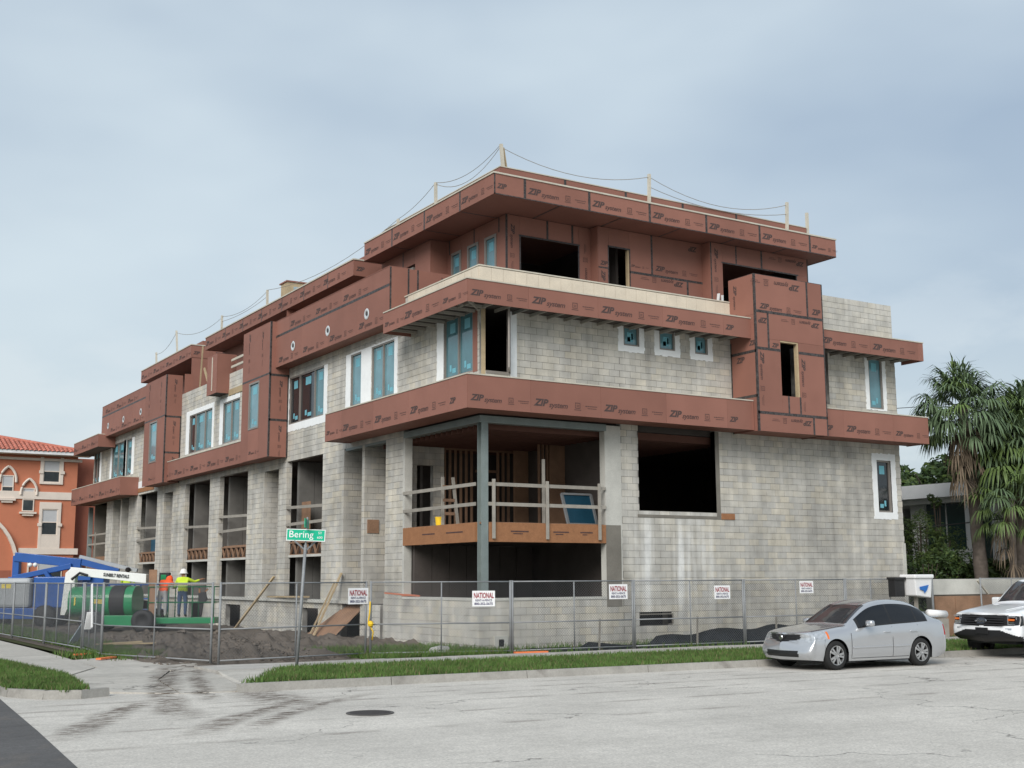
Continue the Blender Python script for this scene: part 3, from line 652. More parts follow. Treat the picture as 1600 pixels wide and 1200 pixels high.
# party walls coloured dark for the shade behind the openings, floor trusses, rails
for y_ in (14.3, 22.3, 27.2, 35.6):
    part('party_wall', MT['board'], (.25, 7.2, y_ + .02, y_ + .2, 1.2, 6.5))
    for i in range(6): part('shade_toned_panel', MT['board'], (.27 + i * .62, .27 + i * .62 + .6, y_ - .004 * (i % 2), y_ + .018, 1.2, 6.5))
OP = [(11.17, 14.65), (19.0, 22.6), (23.95, 27.6), (32.35, 36.0)]
for y0, y1 in OP:
    mb = MB(); mb.box(.05, .14, y0, y1, 2.93, 2.98); mb.box(.05, .14, y0, y1, 3.38, 3.44)
    n = int((y1 - y0) / .3); st = (y1 - y0) / n
    for i in range(n):
        a, b = y0 + i * st, y0 + (i + 1) * st; za, zb = (2.98, 3.38) if i % 2 else (3.38, 2.98)
        mb.bar((.095, a + .03, za), (.095, b - .03, zb), .07, .05)
    mb.build('floor_truss', MT['stud'], BLD)
    part('mezzanine_floor', MT['ply'], (.15, 7.2, y0, y1, 3.44, 3.48)); part('mezzanine_ceiling', MT['interior'], (.2, 7.2, y0, y1, 3.0, 3.38))
    part('sill_beam', MT['concrete'], (.0, .04, y0, y1, 2.86, 2.95))
    for z_ in ((4.12, 4.66) if y0 != 23.95 else (4.4,)):
        mb = MB(); mb.bar((XL + .02, y0, z_), (XL + .02, y1, z_ + (.08 if z_ > 4.3 else -.03)), .04, .11); mb.build('guard_rail', MT['grey_wood'], BLD)
part('stacked_panels', pbr('blue_wrap', (.03, .10, .16), .5), (.5, 1.2, 33.0, 35.4, 3.48, 4.2))
part('wall_patch', MT['ply'], (.35, .37, 13.4, 14.25, 3.9, 4.95))
part('wood_patch', MT['ply'], (.0, .42, 7.59, 7.618, 3.55, 4.0))
# far end terrace
part('steel_column', MT['steel'], (-.14, .1, 46.9, 47.15, .1, 6.42)); part('far_terrace_deck', MT['ply'], (-.1, 3, 42.7, 47, 3.1, 3.4))
for z_ in (4.1, 4.65): part('guard_rail', MT['grey_wood'], (XL, XL + .04, 42.7, 47, z_, z_ + .1))
part('guard_post', MT['grey_wood'], (XL - .05, XL, 45, 45.1, 3.2, 4.85)); part('terrace_side_wall', MT['ply'], (XL, XL + .1, 42.7, 46.9, 1.5, 3.1))

# ---- sheathing bands
D = 1.0; FX = -1.09                          # front planes of the overhanging bands
def carcass(name, *b): return part(name, MT['interior'], *b)
# first band
T1, B1 = 7.58, 6.65
band('x', -D, FX + .014, 9.40, B1, T1, first=2.05); band('x', -D, 12.5, 17.70, B1, T1, first=.95)
band('y', FX, -D, 8.74, B1, T1, first=8.74 - 7.4)
part('band_end', MT['zip'], (17.686, 17.70, -D + .014, .0, B1, T1)); part('band_end', MT['zip'], (9.35, 9.40, -D - .012, -D, B1, T1))
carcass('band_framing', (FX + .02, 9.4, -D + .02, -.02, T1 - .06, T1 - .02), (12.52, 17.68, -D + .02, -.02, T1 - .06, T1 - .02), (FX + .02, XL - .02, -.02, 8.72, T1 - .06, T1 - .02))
part('drip_edge', MT['nailer'], (FX - .02, 9.4, -D - .02, .0, T1, T1 + .035), (12.5, 17.72, -D - .02, .0, T1, T1 + .035), (FX - .02, XL, .0, 8.74, T1, T1 + .035))
part('band_soffit', MT['zip'], (FX + .02, 9.38, -D + .02, -.02, B1 + .02, B1 + .035), (12.52, 17.68, -D + .02, -.02, B1 + .02, B1 + .035)); part('band_soffit', MT['zip'], (FX + .02, XL - .02, .0, 8.72, B1 + .02, B1 + .035))
part('band_end', MT['zip'], (FX, XL, 8.74, 8.754, B1, T1))
# second band
T2, B2 = 10.27, 9.62
band('x', -D, FX + .014, 9.42, B2, T2, first=2.0, tz=.2); band('x', -D, 12.5, 17.66, B2, T2, first=2.44, tz=.2)
band('y', FX, -D, 4.30, B2, T2, first=1.35, tz=.2)
part('band_end', MT['zip'], (17.646, 17.66, -D + .014, .0, B2, T2)); part('band_end', MT['zip'], (FX, XL, 4.30, 4.314, B2, T2))
part('drip_edge', MT['nailer'], (FX - .02, 9.42, -D - .02, -.02, T2, T2 + .035), (12.5, 17.68, -D - .02, .0, T2, T2 + .035), (FX - .02, XL - .02, -.02, 4.3, T2, T2 + .035))
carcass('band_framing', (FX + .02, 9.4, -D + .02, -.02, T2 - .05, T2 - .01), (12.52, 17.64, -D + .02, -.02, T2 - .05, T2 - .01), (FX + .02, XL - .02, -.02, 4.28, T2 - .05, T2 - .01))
for x_ in np.arange(-.85, 9.3, .61): part('lookout', MT['grey_wood'], (x_, x_ + .04, -D + .02, -.01, B2 + .02, B2 + .11))
for y_ in np.arange(-.4, 4.2, .61): part('lookout', MT['grey_wood'], (FX + .02, XL - .01, y_, y_ + .04, B2 + .02, B2 + .11))
for x_ in np.arange(12.8, 17.5, .61): part('lookout', MT['grey_wood'], (x_, x_ + .04, -D + .02, -.01, B2 + .02, B2 + .11))
m = MB(); m.bar((FX + .05, -D + .05, B2 + .06), (XL, 0, B2 + .06), .04, .09); m.build('lookout', MT['grey_wood'], BLD)
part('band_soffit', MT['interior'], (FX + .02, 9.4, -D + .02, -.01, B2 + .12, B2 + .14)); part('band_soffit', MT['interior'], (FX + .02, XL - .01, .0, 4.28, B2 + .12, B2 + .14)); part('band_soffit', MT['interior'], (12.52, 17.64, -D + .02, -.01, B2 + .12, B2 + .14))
# middle band, far bands of the long side
band('y', -.72, 18.0, 29.5, 6.72, 7.62, first=1.9); part('drip_edge', MT['nailer'], (-.74, XL, 17.3, 28.7, 7.62, 7.655)); part('band_soffit', MT['zip'], (-.70, XL, 17.3, 28.7, 6.74, 6.755))
band('y', FX, 36.0, 47.6, 6.5, 7.45, first=2.0); part('band_end', MT['zip'], (FX + .014, XL, 36.0, 36.014, 6.5, 7.45)); part('drip_edge', MT['nailer'], (FX - .02, XL, 36, 47.6, 7.45, 7.485)); part('band_soffit', MT['zip'], (FX + .02, 6, 36.02, 47.6, 6.52, 6.535))
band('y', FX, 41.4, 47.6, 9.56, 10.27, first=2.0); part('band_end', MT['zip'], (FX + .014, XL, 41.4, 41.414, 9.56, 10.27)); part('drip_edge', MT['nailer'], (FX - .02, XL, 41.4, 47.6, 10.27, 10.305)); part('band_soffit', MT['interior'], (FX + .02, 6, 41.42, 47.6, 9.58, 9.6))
part('wall_plate', MT['lvl'], (XL - .03, XL, 33, 36.0, 6.62, 6.85)); part('wall_plate', MT['white'], (XL - .015, XL, 33, 36.0, 6.85, 7.2))
# parapets of block
wall('x', 0, .1, 9.6, 10.27, 10.97, name='parapet'); wall('y', XL, .0, 4.75, 10.27, 10.97, name='parapet')
part('parapet_face', MT['pale_block'], *[(XL - .03 + .02 + i * .4064, XL - .03 + .012 + (i + 1) * .4064, -.03, -.004, 10.29, 10.96) for i in range(24)])
part('parapet_face', MT['pale_block'], *[(XL - .034, XL - .006, .0 + i * .4064, .39 + i * .4064, 10.29, 10.96) for i in range(11)])
part('parapet_cap', MT['nailer'], (XL - .04, 9.62, -.04, .22, 10.98, 11.02), (XL - .04, .12, .22, 4.78, 10.98, 11.02)); part('parapet_batten', MT['wood'], (FX + .3, 3.2, -.16, -.04, 10.32, 10.36))
wall('x', 0, 12.5, 17.25, 10.2, 11.8, name='parapet')

# ---- windows of the walls
for a, b in ((5.04, 5.65), (6.45, 7.08), (7.9, 8.44)): window('x', 0, a, b, snap(9.12), snap(9.7), 1, surround=(.21, .2, .08, .2), glass='teal2')
window('x', 0, 16.07, 16.79, snap(4.25), snap(6.1), 1, surround=.24, glass='darkglass', fw=.06, inset=.09)
window('x', 0, 12.6, 13.35, snap(7.9), snap(9.75), 1, surround=(0, .16, 0, .06), glass='teal2'); window('x', 0, 15.9, 16.6, snap(7.9), snap(9.75), 1, surround=(.18, .18, .02, .05), glass='teal2')
window('y', XL, .36, 2.12, snap(7.9), snap(9.75), 2, surround=(0, .42, 0, 0), glass=['teal', 'teal'])
window('y', XL, 5.45, 7.18, snap(7.9), snap(9.76), 2, surround=(.22, 0, .05, 0), glass='teal2'); window('y', XL, 8.0, 8.86, snap(7.9), snap(9.76), 1, surround=(.8, .4, .05, 0), glass='teal2')
window('y', XL, 11.2, 14.6, snap(7.92), snap(9.76), 3, surround=(.3, .1, 0, .28), glass=['teal', 'darkglass', 'darkglass'], widths=[.27, .43, .30])
window('y', XL, 20.3, 22.45, snap(7.9), snap(9.72), 2, surround=(0, .45, .2, 0), glass='teal'); window('y', XL, 23.95, 27.35, snap(7.9), snap(9.72), 3, surround=(.25, .5, .22, .0), glass=['teal', 'teal', 'darkglass'], widths=[.32, .42, .26])
window('y', XL, 37.7, 38.9, snap(7.8), snap(9.76), 1, surround=(.5, .5, 0, 0), glass='teal'); window('y', XL, 39.4, 42.0, snap(7.8), snap(9.76), 2, surround=(.5, .4, 0, 0), glass='teal')
window('y', XL, 44.9, 46.3, snap(7.75), snap(9.7), 2, surround=(.4, 0, 0, 0), glass='darkglass')
# open corner casement and the timber corner post
part('corner_post', MT['wood'], (XL + .06, XL + .2, -.005, .1, 7.72, 9.72)); part('corner_trim', MT['zip'], (XL - .008, XL + .05, .1, .36, 7.9, 9.7))
jm = part('stucco_surround', MT['white'], (.92, 1.14, -.014, .03, 7.62, 9.75)); part('window_jamb', MT['frame'], (.86, .92, -.02, .1, 7.9, 9.75), (.1, .9, -.02, .1, 7.85, 7.93))
mb = MB()
hx, hy, tx, ty = .88, -.03, .50, -.62; z0, z1 = 7.95, 9.68
for p, q in (((hx, hy, z0), (hx, hy, z1)), ((tx, ty, z0), (tx, ty, z1)), ((hx, hy, z0), (tx, ty, z0)), ((hx, hy, z1), (tx, ty, z1))): mb.bar(p, q, .045, .05, up=(.5, -.6, .1))
sash = mb.build('open_sash', MT['frame'], BLD)
mb = MB(); mb.bar((hx, hy, (z0 + z1) / 2), (tx, ty, (z0 + z1) / 2), .01, z1 - z0 - .06); mb.build('pane', MT['teal2'], sash)

# ---- boxed bays clad in sheets
def bay_front():
    y, x0, x1, zb, zt = -1.2, 9.42, 12.5, 6.62, 11.73
    W0, W1, ZA, ZB = 10.49, 11.30, 7.82, 9.63      # the window hole
    part('bay_carcass', MT['interior'], (x0 + .02, x0 + .06, y + .02, -.01, zb + .02, zt), (x1 - .06, x1 - .02, y + .02, -.01, zb + .02, zt), (x0 + .06, x1 - .06, y + .02, -.01, zt - .05, zt - .01), (x0 + .06, x1 - .06, -.06, -.02, 9.9, zt - .05))
    part('bay_soffit', MT['zip'], (x0 + .02, x1 - .02, y + .02, -.01, zb + .03, zb + .045)); part('bay_interior', MT['interior'], (x0 + .1, x1 - .1, 1.0, 1.1, 6.9, 9.9), (x0 + .06, x1 - .06, y + .1, 1.0, 6.9, 6.95))
    A = [(x0, 11.78, 10.55, zt, [(10.95 + .5, 11.55, 'r'), (9.65, 10.62, 'n', PRINT, .85)]), (11.78 + .0, x1, 10.55, zt, [(11.98, 10.66, 'n', zs_, .95)]),
         (x0, 9.98, 9.30, 10.48, [(9.94, 10.3, 'r', zs_, .9)]), (9.98, x1, ZB, 10.48, [(12.3, 10.36, 'r', PRINT, .8)]), (9.98, W0, 9.30, ZB, [(10.12, 9.38, 'n', zs_, .7)]),
         (W1, x1, 9.30, ZB, []), (x0, W0, 7.22, 9.30, [(9.60, 9.18, 'd', PRINT, .8)]), (W1, x1, 7.22, 9.30, [(11.42, 9.1, 'd', PRINT, .8)]), (W0, 10.78, 7.22, ZA, []), (10.78, 11.28, 7.22, ZA, []),
         (x0, 11.85, zb, 7.22, [(11.75, 7.05, 'r', PRINT, .8)]), (11.85, x1, zb, 7.22, [])]
    for a, b, c, d, p in A: panel('x', y, a, b, c, d, p)
    for a, b, c, d in [(x0, x1, 10.47, 10.56), (11.74, 11.82, 10.56, zt), (9.94, 10.02, 9.34, 10.47), (x0, W0, 9.25, 9.34), (W1, x1, 9.25, 9.34), (W0 + .25, W0 + .32, 7.26, ZA), (11.26, 11.33, 7.26, ZA), (x0, x1, 7.17, 7.26), (11.82, 11.90, zb, 7.17), (x0 - .0, x0 + .07, zb, zt), (x1 - .05, x1, zb, zt)]: tape('x', y - .001 * (c > 9), a, b, c, d)
    part('opening_trim', MT['wood'], (W1 - .06, W1 + .0, y + .016, y + .16, ZA, ZB), (W0, W1 - .06, y + .016, y + .16, ZB - .05, ZB))
    for c, d, p in [(zb, 7.75, []), (7.75, 9.2, [(-.28, 8.9, 'n', zs_, .9)]), (9.2, 10.4, [(-.9, 9.4, 'n', zs_, .8)]), (10.4, zt, [(-.25, 11.5, 'd', PRINT, .7)])]: panel('y', x0 - .0, y + .016, -.0, c, d, p)
    for z_ in (7.75, 9.2): tape('y', x0, y, .0, z_ - .045, z_ + .045)
    tape('y', x0, y, y + .05, zb, zt); tape('y', x0, -.06, 0, zb, 9.6)
    panel('y', x1 - .014, y + .016, 0, zb, zt)
    part('bay_top_edge', MT['tape'], (x0, x1, y, y + .06, zt, zt + .012), (x0, x0 + .06, y + .06, 0, zt, zt + .012))
bay_front()
def bay_side(y0, y1, zb, zt, wy0, wy1, wz0, wz1, deepx=-.92):
    x = deepx
    part('bay_carcass', MT['interior'], (x + .02, XL, y0 + .02, y0 + .05, zb + .03, zt), (x + .02, XL, y1 - .05, y1 - .02, zb + .03, zt), (x + .02, XL, y0 + .05, y1 - .05, zt - .04, zt - .01))
    part('bay_soffit', MT['zip'], (x + .02, XL, y0 + .05, y1 - .05, zb + .02, zb + .035))
    for a, b, c, d, p in [(y0, wy0, zb, 9.9, []), (wy1, y1, zb, 9.9, []), (wy0, wy1, zb, wz0, [(wy1 - .1, zb + .25, 'n', PRINT, .55)]), (wy0, wy1, wz1, 9.9, []), (y0, y1, 9.9, zt, [(y1 - .7, zt - .1, 'd', PRINT, .75), (y0 + .9, zt - .25, 'd', PRINT, .65)])]: panel('y', x, a, b, c, d, p)
    window('y', x, wy0, wy1, wz0, wz1, 1, surround=.0, inset=.03, glass='teal2', fw=.07)
    tape('y', x, y0, y0 + .06, zb, zt); tape('y', x, y0, y1, 9.87, 9.94)
    for c, d in [(zb, 8.1), (8.1, 9.85), (9.85, zt)]: panel('x', y0 - .0, x + .016, XL, c, d, [(x + .42, d - .2, 'd', PRINT, .55)] if d - c > 1.2 else [])
    for z_ in (8.1, 9.85): tape('x', y0, x, XL, z_ - .045, z_ + .045)
    tape('x', y0, XL - .07, XL, zb, 9.85); tape('x', y0, x, x + .06, zb, zt)
bay_side(14.65, 17.75, 6.68, 11.95, 15.75, 16.9, 7.9, 9.78)
bay_side(28.7, 32.35, 6.66, 11.9, 30.0, 31.3, 7.75, 9.8)

# ---- upper side parapet walls of sheathing with their outlet scuppers
def upper_wall(y0, y1, zb, zt, holes, x=-.7):
    zm = zb + 1.22; 
    part('parapet_framing', MT['interior'], (x + .02, XL, y0 + .02, y1 - .02, zb + .04, zt - .02)); part('parapet_soffit', MT['zip'], (x + .02, XL, y0 + .02, y1 - .02, zb + .02, zb + .038))
    c = y0; i = 0
    while c < y1 - .1:
        d = min(c + 2.44, y1); panel('y', x, c, d, zb, zm, [(d - .15, zb + .16, 'n', PRINT, .9)] if d - c > 2.2 else []); c = d
    c = y0; first = 1.3
    while c < y1 - .1:
        d = min(c + (first or 2.44), y1); first = None; panel('y', x, c, d, zm, zt, [(d - .15, zm + .16, 'n', PRINT, .9)] if d - c > 2.2 else []); c = d
    tape('y', x, y0, y1, zm - .045, zm + .045); part('coping', MT['zip'], (x - .01, XL + .1, y0, y1, zt, zt + .02))
    for y_, z_ in holes:
        m = MB(); m.lathe([(.0, .0), (.10, .0), (.11, .012), (.17, .016), (.19, .004)], (x - .004, y_, z_), (-1, 0, 0), 16); s = m.build('scupper_plate', MT['hole'], BLD, smooth=True)
        m = MB(); m.lathe([(0, .015), (.075, .015), (.075, .0)], (x - .01, y_ - .02, z_ + .01), (-1, 0, 0), 12); m.build('scupper_hole', MT['tape'], s)
upper_wall(4.7, 14.65, 10.12, 11.94, [(12.86, 10.69), (9.6, 10.69), (6.38, 10.69)])
upper_wall(33.1, 42.4, 10.14, 11.95, [(40.87, 10.7), (37.5, 10.7), (34.0, 10.7)])
for a, b, p in [(-.684, .35, []), (.35, 1.75, [(1.2, 11.8, 'd', PRINT, .7)])]: panel('x', 4.7, a, b, 10.2, 11.94, p)
for x_ in (-.66, -.02, .32): tape('x', 4.7, x_ - .03, x_ + .03, 10.9 if x_ == -.02 else 10.4, 11.94)
# timber fin and open framing in the middle of the side
fin = [(-.7, 21.75, 23.1, 10.1, 11.85)]
for x_, a, b, c, d in fin:
    panel('y', x_, a, b, c, d, []); panel('x', a, x_ + .016, XL + .3, c, d, []); part('fin_core', MT['interior'], (x_ + .02, XL + .3, a + .02, b - .02, c + .02, d)); part('fin_trim', MT['nailer'], (x_ - .02, x_, 22.35, 22.43, c + .15, d - .1))
part('lvl_strip', MT['wood'], (XL - .04, XL, 18.2, 21.7, 9.98, 10.25))
for z_ in (11.2, 11.5): part('guard_rail', MT['nailer'], (XL, XL + .05, 18.2, 21.6, z_, z_ + .1))
m = MB(); m.bar((.2, 25.6, 11.0), (.1, 26.1, 11.9), .06, .1); m.build('brace', MT['wood'], BLD); m = MB(); m.bar((.5, 28.0, 11.0), (.4, 27.4, 13.2), .06, .12); m.build('brace', MT['wood'], BLD)
part('upper_partition', MT['zip'], (XL + .1, .4, 28.72, 28.76, 10.3, 12.0)); panel('y', 1.9, 11.2, 29.0, 10.3, 13.3, []); panel('y', 2.3, 31.1, 40.6, 10.3, 13.3, [])
panel('x', 31.1, 1.0, 6, 11.0, 13.3); panel('x', 18.0, 1.0, 4, 10.3, 13.3)

# ---- top storey of the corner house
y1_, y2_, y3_ = 2.55, 2.15, 2.05
def face(axis, pos, sheets, holes_tape): 
    for a, b, c, d, p in sheets: panel(axis, pos, a, b, c, d, p)
    for t in holes_tape: tape(axis, pos, *t)
zf, zt = 10.3, 13.6
part('upper_room', MT['interior'], (2.6, 15.0, 7.5, 7.6, zf, zt), (2.6, 15.4, 2.8, 7.5, 10.3, 10.34), (15.3, 15.4, 2.4, 7.5, zf, zt), (6.9, 7.0, 2.8, 7.5, zf, zt), (10.6, 10.7, 2.8, 7.5, zf, zt))
face('x', y1_, [(2.37, 2.88, zf, zt, [(2.55, 13.3, 'd', PRINT, .7)]), (5.2, 5.68, zf, zt, [(5.5, 11.3, 'u', PRINT, .8)]), (2.88, 3.95, 12.95, zt, []), (3.95, 5.2, 12.95, zt, []), (2.88, 5.2, zf, 11.0, [])],
     [(2.37, 2.42, zf, zt), (3.91, 3.99, 12.99, zt), (2.84, 5.24, 12.93, 12.99), (5.16, 5.22, zf, 12.93), (2.86, 2.92, zf, 12.93), (4.9, 4.98, 12.99, zt)])
panel('y', 5.68, y2_, y1_, zf, zt, [])
face('x', y2_, [(5.70, 6.13, 12.2, zt, [(5.78, 12.3, 'n', zs_, .7)]), (5.70, 6.13, zf, 12.2, [(5.82, 12.1, 'd', zs_, .8)]), (6.13, 6.99, 12.96, zt, []), (6.99, 7.95, 12.2, zt, [(7.05, 12.4, 'n', PRINT, .35)]), (7.95, 10.18, 12.2, zt, [(8.1, 12.4, 'n', PRINT, .85), (9.95, 13.45, 'r', zs_, .9)]), (6.99, 9.5, 11.0, 12.2, [(9.3, 12.1, 'r', PRINT, .85)]), (9.5, 10.18, 11.0, 12.2, []), (6.99, 10.18, zf, 11.0, [])],
     [(7.91, 7.99, 12.24, zt), (6.99, 10.18, 12.16, 12.24), (9.46, 9.54, 11.0, 12.16), (6.09, 6.13, 11.2, 13.0), (6.09, 7.03, 12.94, 13.0), (5.70, 6.1, 12.18, 12.23), (6.99, 7.03, 11.0, 12.94)])
panel('y', 10.18, y3_ - .33, y2_ + .02, zf, zt, [])
part('door_trim', MT['wood'], (6.93, 6.99, y2_ + .02, y2_ + .14, zf, 12.96))
face('x', y3_ - .33, [(10.20, 10.75, zf, zt, [(10.4, 13.4, 'd', PRINT, .75)]), (10.75, 11.4, 12.94, zt, []), (11.4, 12.6, 12.94, zt, []), (12.6, 14.9, 12.94, zt, [(14.7, 13.45, 'r', PRINT, .8)]), (14.3, 14.9, zf, 12.94, [])],
     [(11.36, 11.42, 12.96, zt), (12.56, 12.64, 12.96, zt), (10.7, 14.4, 12.91, 12.96), (10.2, 10.25, zf, zt), (14.28, 14.33, zf, 12.91), (14.85, 14.9, zf, zt)])
m = MB(); m.bar((10.35, 1.66, 11.0), (10.42, 1.6, 11.75), .1, .04); m.bar((10.62, 1.66, 11.3), (10.60, 1.62, 11.72), .09, .04); m.bar((10.62, 1.64, 11.35), (10.8, 1.64, 11.1), .02, .02); m.build('loose_wrap', MT['white'], BLD)
# its side wall
xs_ = 2.37
sh = [(y1_ + .016, 3.15, zf, zt), (3.89, 4.30, zf, zt), (5.03, 5.47, zf, zt), (6.15, 6.45, zf, zt)]
for a, b, c, d in sh: panel('y', xs_, a, b, c, d, [])
for a, b in ((3.15, 3.89), (4.30, 5.03), (5.47, 6.15)): panel('y', xs_, a, b, 13.1, zt); panel('y', xs_, a, b, zf, 11.4); window('y', xs_, a, b, 11.4, 13.1, 1, surround=.0, glass='teal2', fw=.09, inset=.02)
for y_ in (3.0, 4.6, 6.3): tape('y', xs_, y_ - .035, y_ + .035, 13.1, zt)
tape('y', xs_, y1_, y1_ + .05, zf, zt)
panel('x', 6.45, 1.72, 2.38, zf, zt); panel('y', 1.70, 6.45, 7.6, zf, zt); panel('y', 1.70, 7.6, 8.5, 13.0, zt); panel('y', 1.70, 8.5, 10.3, zf, zt); window('y', 1.70, 7.7, 8.4, 11.4, 12.9, 1, glass='teal2', fw=.09, inset=.02)
tape('y', 1.70, 8.5, 8.57, zf, zt)

# ---- roofs: deep boxed eaves with sheets, nailer edge and inner parapet
def roof(x0, x1, y0, y1, zb, zt, first_x=1.1, first_y=2.44, parapet=None, taped=True, front=True):
    part('roof', MT['roofing'], (x0 + .02, x1 - .02, y0 + .02, y1 - .02, zb + .06, zt - .03))
    g = 2.44; c = x0
    nx_ = np.arange(x0 + .02, x1 - .02, 2.44)
    mb = MB(); mb.box(x0 + .014, x1 - .014, y0 + .014, y1 - .014, zb + .02, zb + .034); so = mb.build('soffit', MT['zip'], BLD)
    for q in nx_[1:]: m = MB(); m.box(q - .03, q + .03, y0 + .1, min(y1, y0 + 1.9), zb + .0165, zb + .0195); m.build('seam_tape', MT['tape'], so)
    for q in np.arange(y0 + 2.2, y1, 2.44): m = MB(); m.box(x0 + .1, x0 + 1.6, q - .03, q + .03, zb + .0165, zb + .0195); m.build('seam_tape', MT['tape'], so)
    band('x', y0, x0 + .014, x1, zb, zt, first=first_x, taped=taped, tz=.2); band('y', x0, y0, y1, zb, zt, first=first_y, taped=taped, tz=.2)
    part('roof_end', MT['zip'], (x1 - .014, x1, y0 + .014, y1, zb, zt)); part('roof_end', MT['zip'], (x0 + .014, x1, y1 - .014, y1, zb, zt))
    part('drip_edge', MT['nailer'], (x0 - .03, x1 + .02, y0 - .03, y0 + .25, zt, zt + .05), (x0 - .03, x0 + .25, y0 + .25, y1, zt, zt + .05))
    if taped: tape('x', y0 - .001, x0, x0 + .05, zb, zt); tape('x', y0 - .001, x0, x1, zb, zb + .03)
    if parapet:
        px0, px1, py0, pz = parapet
        q = px0
        while q < px1 - .1:
            e = min(q + 2.44, px1); panel('x', py0, q, e, zt, pz); 
            if e < px1: tape('x', py0, e - .045, e + .045, zt, pz)
            q = e
        panel('y', px0, py0 + .016, y1 - .5, zt, pz); part('parapet_cap', MT['nailer'], (px0 - .02, px1, py0 - .02, py0 + .15, pz, pz + .03), (px0 - .02, px0 + .15, py0 + .15, y1 - .5, pz, pz + .03))
roof(.96, 15.6, .96, 10.25, 13.6, 14.25, first_x=1.1, first_y=2.3, parapet=(1.55, 14.75, 1.55, 14.73))
roof(.96, 9.0, 11.19, 28.8, 13.27, 13.87, first_x=1.2, parapet=None, taped=False); roof(.96, 9.0, 31.1, 40.6, 13.27, 13.93, parapet=None, taped=False)
part('roof_parapet', MT['zip'], (1.6, 1.75, 11.4, 28.6, 13.85, 14.2), (1.6, 1.75, 31.3, 40.4, 13.9, 14.25))
for y_ in np.arange(13.6, 28, 2.44): tape('y', .96, y_ - .03, y_ + .03, 13.27, 13.87)
# stair head box of raw timber on the middle roof
part('stair_head', MT['wood'], (2.05, 2.95, 20.75, 20.82, 13.8, 15.2), (2.05, 2.12, 20.82, 21.5, 13.8, 15.2), (2.88, 2.95, 20.82, 21.5, 13.8, 15.2)); part('stair_head_roof', MT['zip'], (2.0, 3.0, 20.7, 21.6, 15.2, 15.26)); part('stair_head_door', pbr('sheet_metal', (.4, .48, .5), .4, metal=.4), (2.35, 2.75, 20.73, 20.748, 13.9, 15.0))
# safety posts and sagging lines along the roof edges
POST = [((1.72, 1.6, 14.25), (1.62, 1.62, 15.5)), ((1.5, 5.7, 14.3), (1.5, 5.72, 15.4)), ((1.5, 8.57, 14.25), (1.5, 8.57, 14.85)), ((7.37, 1.5, 14.25), (7.40, 1.5, 15.5)), ((13.7, 1.5, 14.25), (13.76, 1.5, 15.55)), ((14.85, 1.6, 14.25), (14.85, 1.6, 15.35)),
        ((1.5, 21.7, 13.85), (1.5, 21.75, 14.95)), ((1.5, 28.0, 13.85), (1.5, 28.02, 14.95)), ((1.5, 35.35, 13.9), (1.5, 35.75, 15.55)), ((1.5, 39.4, 13.9), (1.5, 39.6, 14.95))]
for p, q in POST: m = MB(); m.bar(p, q, .09, .09); m.build('safety_post', MT['nailer'], BLD)
m = MB(); m.bar((1.95, 1.72, 14.25), (1.70, 1.64, 15.4), .09, .04); m.build('safety_post', MT['wood'], BLD)
def line(p, q, sag):
    p, q = Vector(p), Vector(q); m = MB(); pts = [p.lerp(q, t / 12) - Vector((0, 0, sag * 4 * (t / 12) * (1 - t / 12))) for t in range(13)]; m.tube(pts, .011, 4); return m.build('safety_line', MT['grey_wood'], BLD)
tp = [q for _, q in POST]
for a, b, s_, dz in [(0, 1, .35, 0), (0, 1, .55, -.05), (1, 2, .12, 0), (0, 3, .45, -.1), (3, 4, .55, -.1), (3, 4, .35, -.45), (6, 7, .3, -.05), (6, 7, .15, -.3), (7, 8, .4, -.1), (8, 9, .3, -.1), (6, 2, .5, 0)]:
    line(Vector(tp[a]) - Vector((0, 0, abs(dz))), Vector(tp[b]) - Vector((0, 0, abs(dz))), s_)
flush_blocks()
# ---------------------------------------------------------------- neighbouring orange building
ST = {'orange': pbr('orange_stucco', srgb(192, 122, 94), .9, var=.06, scale=1.2, fine=.05, bump=.15), 'dorange': pbr('brick_stucco', srgb(158, 98, 80), .9, var=.06),
      'trim': pbr('cream_trim', srgb(222, 210, 198), .8, var=.05), 'tile': pbr('clay_tile', srgb(188, 116, 98), .75, var=.2, scale=5, fine=.15, objvar=.16), 'gutter': pbr('white_gutter', (.75, .76, .76), .5),
      'pane': pbr('house_pane', (.05, .06, .065), .12, spec=.7, var=.2), 'blind': pbr('window_blind', (.5, .51, .52), .6, var=.05)}
OY = 56.0
OB = thing('orange_building', 'orange stucco building with cream trim, pointed arch windows and red tile roof', 'building', (0, OY, 0))
def ob(name, mat, *boxes, parent=None): 
    m = MB()
    for b in boxes: m.box(*b)
    return m.build(name, mat, parent or OB)
ob('wall', ST['orange'], (-16, 1.0, 0, 9, 0, 10.3)); ob('wall', ST['dorange'], (1.0, 2.6, .9, 9, 0, 10.3)); ob('cornice', ST['trim'], (-16, 1.25, -.12, 0, 9.95, 10.12)); ob('eave', ST['trim'], (-16.3, 1.7, -.75, 0, 10.3, 10.42)); ob('gutter', ST['gutter'], (-16.3, 1.7, -.9, -.75, 10.32, 10.52))
ob('string_course', ST['trim'], (-16, 1.06, -.08, 0, 7.38, 7.88)); ob('string_course', ST['trim'], (-2.5, 1.25, -.12, 0, 3.75, 4.15))
m = MB(); m.add([(-16.3, -.9, 10.45), (1.9, -.9, 10.45), (-4.0, 2.2, 11.57), (-16.3, 2.2, 11.57)], [(0, 1, 2, 3)]); rf = m.build('roof', ST['dorange'], OB)
tile = MB()
